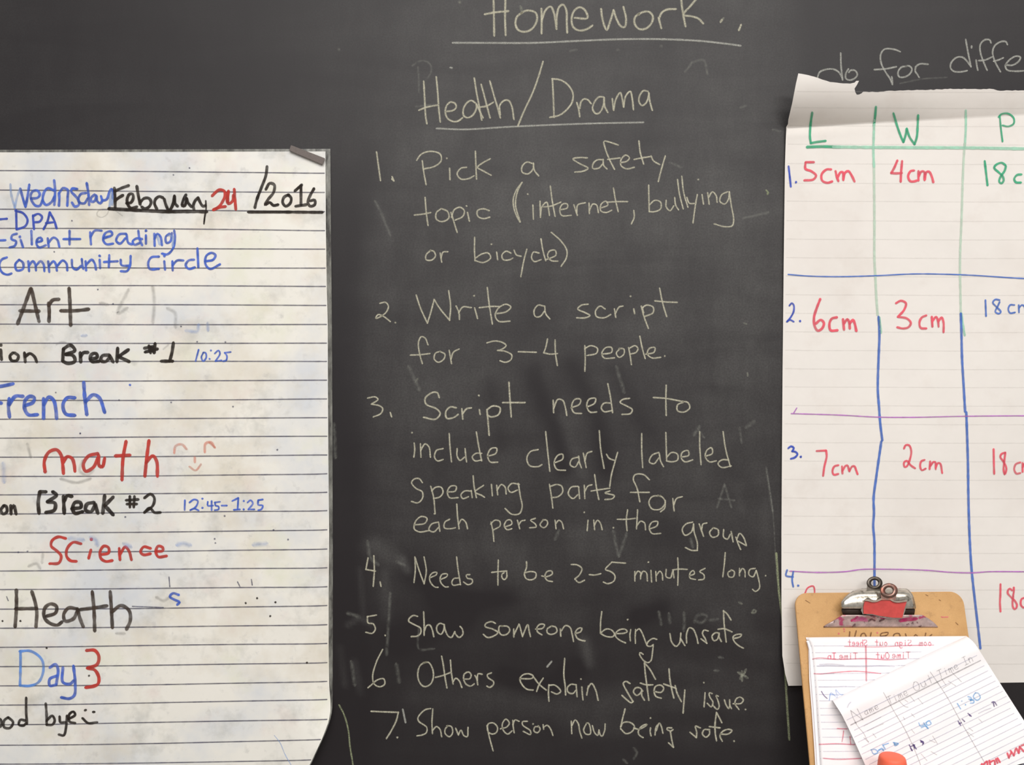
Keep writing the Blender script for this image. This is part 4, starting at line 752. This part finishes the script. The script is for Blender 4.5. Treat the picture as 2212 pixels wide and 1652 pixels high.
plate('ring_neck', [(1903, 1282), (1912, 1287), (1928, 1287), (1937, 1282), (1935, 1296), (1903, 1296)], 0.0243, 0.0243, 1280, 1296, M_RINGR, cl, 0.0015)
hc0 = lambda x, y: hC(x, y, 0.0)
JAW = [(1328, .0125), (1331.5, .0115), (1336, .008), (1343, .0055), (1349, .004), (1352, .002)]
hJ = lambda x, y: hC(x, y, interp(JAW, y) + 0.0010)
M_CH0 = ink('dark_stain', (92, 54, 60), 0.75, 0.6, 160, 0.5, None, 0.3)
M_MAG = ink('magenta_stain', (188, 40, 104), 0.85, 0.5, 160, 0.35, None, 0.3)
M_PNK = ink('pink_stain', (212, 92, 150), 0.7, 0.5, 160, 0.4, None, 0.25)
for q in parse('Z', '1460,1110 1600,1085 1800,1070;400,1110 470,1070 520,1030'): strokes('ink_stain', [q], 9.5 if q[0][0] > 1900 else 6, M_MAG, hJ, cl, lift=0.0003)
for q in parse('Z', '460,1110 600,1090 730,1110;520,1050 620,1050 700,1070'): strokes('ink_stain', [q], 7, M_PNK, hJ, cl, lift=0.0003)
for q in parse('Z', '770,1120 840,1080 900,1110;1010,1120 1100,1080'): strokes('ink_stain', [q], 5, M_CH0, hJ, cl, lift=0.0003)
M_CW = ink('faded_pen', (120, 84, 58), 0.75, 0.4, 300, 0.4, None, 0.2)
strokes('faded_lettering', parse('Z', '360,1350 345,1500;500,1330 455,1500;580,1500 620,1395 680,1385 725,1480;825,1370 800,1480;1040,1500 1030,1400 1100,1370 1195,1370 1170,1420 1040,1450;1290,1500 1330,1400 1430,1390 1455,1450;1570,1395 1590,1470;1740,1490 1790,1410 1840,1460;2010,1380 1985,1500;2060,1480 2140,1410'), 3.6, M_CW, hc0, clip, 'faded pen lettering half hidden by the sheets', lift=0.0004)
strokes('ink_spot', parse('Z', '235,1290;240,1340;120,1390;960,1372;1640,1236'), 4.2, M_ROSE, hc0, clip, lift=0.0005)
strokes('ink_spot', parse('P7', '1470,548 1480,552;1480,552 1530,550'), 2.8, M_ROSE, hc0, clip, lift=0.0005)
strokes('scratch', parse('P7', '1600,600 1620,620;250,400 290,425;1450,395 1465,405;1330,350 1350,360'), 1.8, M_CW, hc0, clip, lift=0.0005)

# ------------------------------------------------------------------ sheets on the clipboard
def gridsheet(name, fn, nu, nv, mat, parent):
    V = [fn(i / nu, j / nv) for j in range(nv + 1) for i in range(nu + 1)]
    F = [(j*(nu+1)+i, (j+1)*(nu+1)+i, (j+1)*(nu+1)+i+1, j*(nu+1)+i+1) for j in range(nv) for i in range(nu)]
    return mesh(name, V, F, mat, parent, smooth=True)
LA = [(1378, 1742), (1400, 1750), (1421, 1752), (1450, 1755), (1523, 1761), (1609, 1767), (1652, 1769.5), (1760, 1776)]
def dA(x, y):        # height of the rear sheets above the clipboard
    xl = interp(LA, y)
    e = max(0.0, 1 - (x - xl) / 9.0); t_ = max(0.0, 1 - (y - 1376) / 7.0)
    return max(0.0012, 0.0085 - 0.0055 * e * e - 0.006 * t_ * t_ + 0.001 * math.sin(y / 60))
hA = lambda x, y: hC(x, y, dA(x, y))
rear = empty('note_sheets', P(1900, 1500, 0.004), 'white lined sheets on the clipboard with red writing showing through from behind', 'paper')
def fA(u, v):
    y = 1376.5 + (1745 - 1376.5) * v ** 1.3
    xl = interp(LA, y) - 1; xr = 2088 + 10 * math.sin(min(1, v) * 1.5)
    x = xl + (xr - xl) * (u ** 1.4)
    return pt(x, y + (-3 * u if v < 0.02 else -3 * u * (1 - v)), hA(x, y))
gridsheet('top_sheet', fA, 60, 60, M_SHEET, rear)
# under sheets whose left edges show as a pale band
for k_, (off, dd) in enumerate(((-4.0, 0.0050), (-8.5, 0.0026))):
    def fU(u, v, off=off, dd=dd):
        y = 1384 + (1742 - 1384) * v; xl = interp(LA, y) + off * min(1, 0.3 + v * 3)
        x = xl + (2070 - xl) * u
        return pt(x, y, hC(x, y, dd))
    gridsheet('under_sheet', fU, 8, 40, M_SHEET, rear)
for k_, yz in enumerate([145, 230, 315, 400, 495, 580, 665, 760, 840, 935, 1020, 1110, 1195, 1300, 1390, 1480, 1570]):
    y = 1370 + yz * 300 / 1757
    strokes('ruled_line', [[(interp(LA, y) + 4, y), (1850, y - 0.4), (1990 if y < 1440 else 1930, y - 1.5)]], 2.2, M_RULES, hA, rear, lift=0.0003, step=8)
# small stroke letters for the sign-out sheet
FONT = {'S': '1,.9 .5,1 .1,.8 .3,.55 .8,.4 .9,.15 .4,0 0,.15', 'i': '.5,.6 .5,0;.5,.85', 'g': '.8,.5 .4,.6 .1,.35 .4,.1 .8,.3;.8,.6 .8,-.2 .5,-.4 .1,-.3', 'n': '.1,.6 .1,0;.1,.4 .5,.6 .8,.4 .8,0',
 'o': '.5,.6 .1,.35 .4,0 .8,.2 .7,.55 .4,.6', 'u': '.1,.6 .15,.1 .5,0 .8,.3;.8,.6 .85,0', 't': '.5,1 .45,0;.1,.6 .9,.65', 'h': '.1,1 .1,0;.1,.4 .5,.6 .8,.4 .8,0', 'e': '.1,.3 .8,.35 .7,.6 .3,.6 .1,.25 .4,0 .9,.1',
 'T': '.5,1 .45,0;0,1 1,1', 'm': '.05,.6 .05,0;.05,.4 .3,.6 .45,.3 .45,0;.45,.35 .7,.6 .9,.3 .9,0', 'I': '.5,1 .5,0;.1,1 .9,1;.1,0 .9,0', 'N': '.05,0 .05,1;.05,1 .9,0;.9,0 .9,1', 'a': '.8,.55 .4,.6 .1,.3 .4,0 .75,.25;.8,.6 .85,0',
 'O': '.5,1 .05,.6 .2,.05 .7,0 1,.5 .8,.95 .45,1', 'r': '.1,.6 .1,0;.1,.4 .4,.6 .8,.55', 'W': '0,1 .25,0;.25,0 .5,.7;.5,.7 .75,0;.75,0 1,1', 's': '.8,.55 .3,.6 .2,.4 .7,.25 .7,.05 .1,.05', '1': '.5,1 .5,0', '3': '.1,1 .8,.9 .4,.55;.4,.55 .9,.4 .7,0 .1,.05', '0': '.5,1 .1,.6 .3,.05 .8,.2 .8,.8 .5,1',
 ':': '.5,.6;.5,.1', '4': '.5,1 .1,.4 .9,.4;.7,.8 .7,0', 'A': '0,0 .5,1;.5,1 1,0;.2,.4 .8,.4', 'H': '.1,1 .1,0;.9,1 .9,0;.1,.5 .9,.5'}
def text(txt, o, ux, uy, adv):
    """txt in FONT letters; o origin px, ux/uy px vectors of one letter box"""
    out = []; p = 0.0
    for c in txt:
        if c in FONT:
            for st in FONT[c].split(';'):
                out.append([(o[0] + ux[0] * (p + float(q.split(',')[0]) * .8) + uy[0] * float(q.split(',')[1]), o[1] + ux[1] * (p + float(q.split(',')[0]) * .8) + uy[1] * float(q.split(',')[1])) for q in st.split()])
        p += adv
    return out
def RX(label, strs, width, mat, name='show_through_writing'):
    if label is None: name = 'show_through_rule'
    return strokes(name, strs, width * 1.1, mat, hA, rear, label, lift=0.0005, step=2)
for wd, x in (('Sheet', 1873), ('out', 1917), ('Sign', 1969), ('oom', 2012)): RX('mirrored red word ' + wd, text(wd, (x, 1394.5), (-9.6 if wd != 'Sheet' else -8.6, 0), (0, -13), 1.0), 2.2, M_ROSE)
RX(None, parse('X', '610,150 1000,158 1400,142 1740,135'), 1.9, M_ROSE)
for wd, x, y in (('Time', 1852, 1423), ('In', 1806, 1423), ('Time', 1966, 1421), ('Out', 1921, 1422)): RX('mirrored red word ' + wd, text(wd, (x, y), (-10.4, 0), (0, -13), 1.0), 2.4, M_ROSE)
RX(None, parse('X', '200,312 290,298 520,315 880,305 1150,322 1390,308'), 2.6, M_ROSE)
RX('pink column rule', parse('X', '880,150 885,350 887,585'), 4.2, M_ROSE)
RX(None, parse('X', '220,495 300,500 480,482 740,465 920,478 1070,495'), 2.6, M_ROSE)
RX(None, parse('X', '290,1390 520,1382 740,1395;340,1565 520,1580 820,1568;600,1220 590,1300 580,1355;680,1290 690,1390;520,1190 640,1195'), 2.6, M_ROSE)
RX(None, parse('X', '290,660 500,662 600,655 740,662;310,500 480,495'), 2, M_RULES)
RX('grey smudge seen through', parse('X', '270,400 420,395 570,402 850,405 1050,398 1240,405;300,380 450,375 600,390'), 3.5, M_RULES, 'show_through_writing')
RX(None, parse('X', '320,720 350,770 392,810'), 2, M_PURD)
RX(None, parse('X', '420,830 440,740 520,800 500,700 560,760 590,760;430,760 540,770'), 2.4, M_BLUEP)

# front sheet folded diagonally over the rear ones
front = empty('folded_sheet', P(2000, 1560, 0.02), 'white lined sheet curling diagonally across the clipboard with a pencilled name and time table', 'paper')
EL = [(1798, 1512), (1806, 1524), (1818, 1543), (1834, 1575), (1851, 1612), (1869, 1652), (1905, 1732)]
ER = [(2088, 1373.5), (2104, 1388), (2119, 1410), (2148, 1456), (2178, 1503), (2210, 1553), (2262, 1634)]
def lerpc(T, v):
    s = v * (len(T) - 1); i = min(int(s), len(T) - 2); f = s - i
    p0 = T[max(0, i-1)]; p1 = T[i]; p2 = T[i+1]; p3 = T[min(len(T)-1, i+2)]
    return tuple(0.5 * ((2*p1[k]) + (-p0[k]+p2[k]) * f + (2*p0[k]-5*p1[k]+4*p2[k]-p3[k]) * f*f + (-p0[k]+3*p1[k]-3*p2[k]+p3[k]) * f**3) for k in (0, 1))
def dist_curl(x, y):         # pixels below the curl line
    return ((y - 1512) + (x - 1798) * 0.478) * 0.9
def dF(x, y):
    q = dist_curl(x, y) / 42
    r = 0.017 * math.sqrt(max(0.0, 1 - (1 - min(1, max(0, q))) ** 2))
    r -= 0.0030 * ss((dist_curl(x, y) - 26) / 50)
    r += 0.0005 * math.sin(dist_curl(x, y) / 17)
    return 0.0092 + r
hF = lambda x, y: hC(x, y, dF(x, y))
def fF(u, v):
    v2 = v ** 1.25
    a = lerpc(EL, v2); b = lerpc(ER, v2)
    x = a[0] + (b[0]-a[0]) * u; y = a[1] + (b[1]-a[1]) * u
    return pt(x, y, hF(x, y))
gridsheet('sheet', fF, 50, 80, M_SHEET, front)
def inside(x, y):            # within the front sheet
    tl = [(p[1], p[0]) for p in EL]; tr = [(p[1], p[0]) for p in ER]
    return x > interp(tl, y) + 2 if y > 1512 else dist_curl(x, y) > 3
for k_ in range(0, 22):
    y0 = 1567 + (k_ - 1) * 15.0
    seg = []
    for i in range(61):
        x = 1790 + i * 8; y = y0 - (x - 1835) * 0.497
        xr = interp([(p[1], p[0]) for p in ER], y)
        if y > 1740 or y < 1378 or dist_curl(x, y) < 12: continue
        if x < interp([(p[1], p[0]) for p in EL], max(y, 1512)) + 3 or x > xr - 3: continue
        seg.append((x, y))
    if len(seg) > 2:
        strokes('ruled_line', [[seg[0], seg[len(seg)//2], seg[-1]]], 3.4 if k_ == 1 else 2.6, M_PENC if k_ == 1 else M_RULES, hF, front, lift=0.0003, step=8)
def FX(label, strs, width, mat, name='pencil_writing'):
    return strokes(name, strs, width * 1.25, mat, hF, front, label, lift=0.0005, step=2)
FX('pencilled word Name', parse('Y', '100,870 130,960 170,1030;100,870 250,985;250,985 180,850') + text('ame', (1869, 1545), (10.5, -5.2), (-5, -13), 1.05), 1.5, M_PENC)
FX('pencilled words Time Out', text('Time', (1921, 1521), (11, -5.5), (-6, -15), 1.0) + text('Out', (1977, 1493), (15, -7.5), (-8, -17), 1.0), 1.4, M_PENC)
FX('pencilled words Time In', text('Time', (2030, 1464), (11, -5.5), (-6, -15), 1.0) + text('In', (2084, 1437), (11, -5.5), (-7, -16), 1.0), 1.4, M_PENC)
FX(None, parse('Y', '500,650 640,900 750,1080 840,1260 940,1500 990,1650'), 1.5, M_PENC, 'column_rule')
FX(None, parse('Y', '1070,400 1180,560 1290,730 1400,930 1550,1190 1730,1500 1800,1620'), 1.5, M_PENC, 'column_rule')
FX('faint pencilled entries', parse('Y', '150,1010 200,1080 260,1150 300,1230 320,1250;260,1060 470,950;300,1120 500,1030;370,1150 410,1200;260,1200 320,1260;680,740 760,820 800,830;760,740 800,770;830,700 880,760;920,720 980,790;740,950 760,980;840,910 880,950;840,1100 880,1150;1200,470 1260,560;1330,400 1450,520;1290,510 1380,570;1220,600 1320,540;1100,1180 1160,1280;1060,1230 1130,1260;1080,1370 1150,1410;960,1400 1030,1480;1540,1080 1590,1120;1520,1130 1600,1190;1660,970 1700,1010'), 1.2, M_PENC, 'pencil_entry')
FX('light blue time 1:30', parse('Y', '1400,785 1440,850;1455,755;1500,800;1530,700 1570,715 1560,750;1560,750 1600,745 1600,775 1560,780;1620,655 1595,700 1640,745 1680,715 1655,660 1620,655;1540,730 1590,740'), 2.6, M_PENL, 'pen_writing')
FX('light blue scribbled time', parse('Y', '930,1020 950,1060 1000,1040;960,1080 1010,1060 1040,1090;990,1020 1045,1090;1050,995 1020,1020 1040,1050 1080,1030 1060,995'), 2.6, M_PENL, 'pen_writing')
FX('light blue scribbled name', parse('Y', '350,1350 380,1400 430,1380 400,1345 350,1350;430,1370 480,1330 500,1360;440,1350 500,1345;490,1290 520,1340;500,1290 560,1270;620,1260 680,1275 640,1300 630,1265;640,1280 655,1285'), 2.8, M_PENL, 'pen_writing')
FX('violet pen initials', parse('Y', '815,1290 850,1360;850,1360 830,1330;860,1280 900,1340;830,1310 880,1290;880,1330 870,1290;950,1235 990,1260 975,1290;960,1245 985,1275;955,1255 980,1250'), 2.4, M_PURD, 'pen_writing')
FX('violet pen marks at right', parse('Y', '1410,1000 1440,1050;1420,1030 1450,1020;1460,975 1490,1005;1530,905 1570,940;1545,920 1555,935;1820,770 1850,765 1880,805;1840,780 1850,820'), 2.4, M_PURD, 'pen_writing')
FX('grey pen dash', parse('Y', '1660,905 1730,870 1810,840'), 2.4, M_RULES, 'pen_writing')
FX('pinkish red marker lettering at the lower corner', parse('Y', '1720,1530 1760,1490 1770,1540;1790,1480 1800,1530;1800,1500 1850,1480 1860,1530;1870,1460 1890,1510;1890,1450 1920,1500;2010,1390 2030,1450;2030,1440 2060,1380;2050,1360 2090,1420;2090,1420 2110,1340;2120,1330 2150,1390;2150,1390 2160,1310;2160,1310 2210,1370;2180,1300 2230,1280;1700,1520 1680,1570;2230,1290 2250,1340'), 3.6, M_PINK, 'marker_writing')
FX('small grey mark on the curl', parse('Y', '60,830 80,790 100,770'), 3, M_RULES, 'pen_writing')

# ------------------------------------------------------------------ orange cap standing on the tray
mk_h = 0.135
cx_, _, ztop = pt(1927.5, 1631, mk_h)
stick = empty('jumbo_marker', (cx_, -mk_h, TRZ), 'chunky marker with a rounded orange cap standing in front of the sheets', 'marker')
def lathe(name, prof, mat, parent):
    bm = bmesh.new(); n = 40; rows = []
    for r, z in prof:
        rows.append([bm.verts.new((cx_ + r * math.cos(math.tau*i/n), -mk_h + r * math.sin(math.tau*i/n), z)) for i in range(n)])
    for a, b in zip(rows, rows[1:]):
        for i in range(n): bm.faces.new((a[i], a[(i+1) % n], b[(i+1) % n], b[i]))
    bm.faces.new(rows[0][::-1]); bm.faces.new(rows[-1])
    return bm_obj(name, bm, mat, parent, smooth=True)
M_OR = simple('orange_plastic', (255, 112, 82), 0.55, 0, 0.03, 200)
lathe('cap', [(0.0182, ztop - 0.062), (0.0180, ztop - 0.035), (0.0172, ztop - 0.020), (0.0160, ztop - 0.009), (0.0152, ztop - 0.0042), (0.0145, ztop - 0.0022), (0.0132, ztop - 0.0009), (0.0105, ztop - 0.0002), (0.004, ztop)], M_OR, stick)
lathe('barrel', [(0.0135, TRZ + 0.0002), (0.015, TRZ + 0.002), (0.0152, ztop - 0.075), (0.0145, ztop - 0.066), (0.0145, ztop - 0.0615)], simple('white_plastic', (232, 230, 224), 0.4, 0, 0.02), stick)
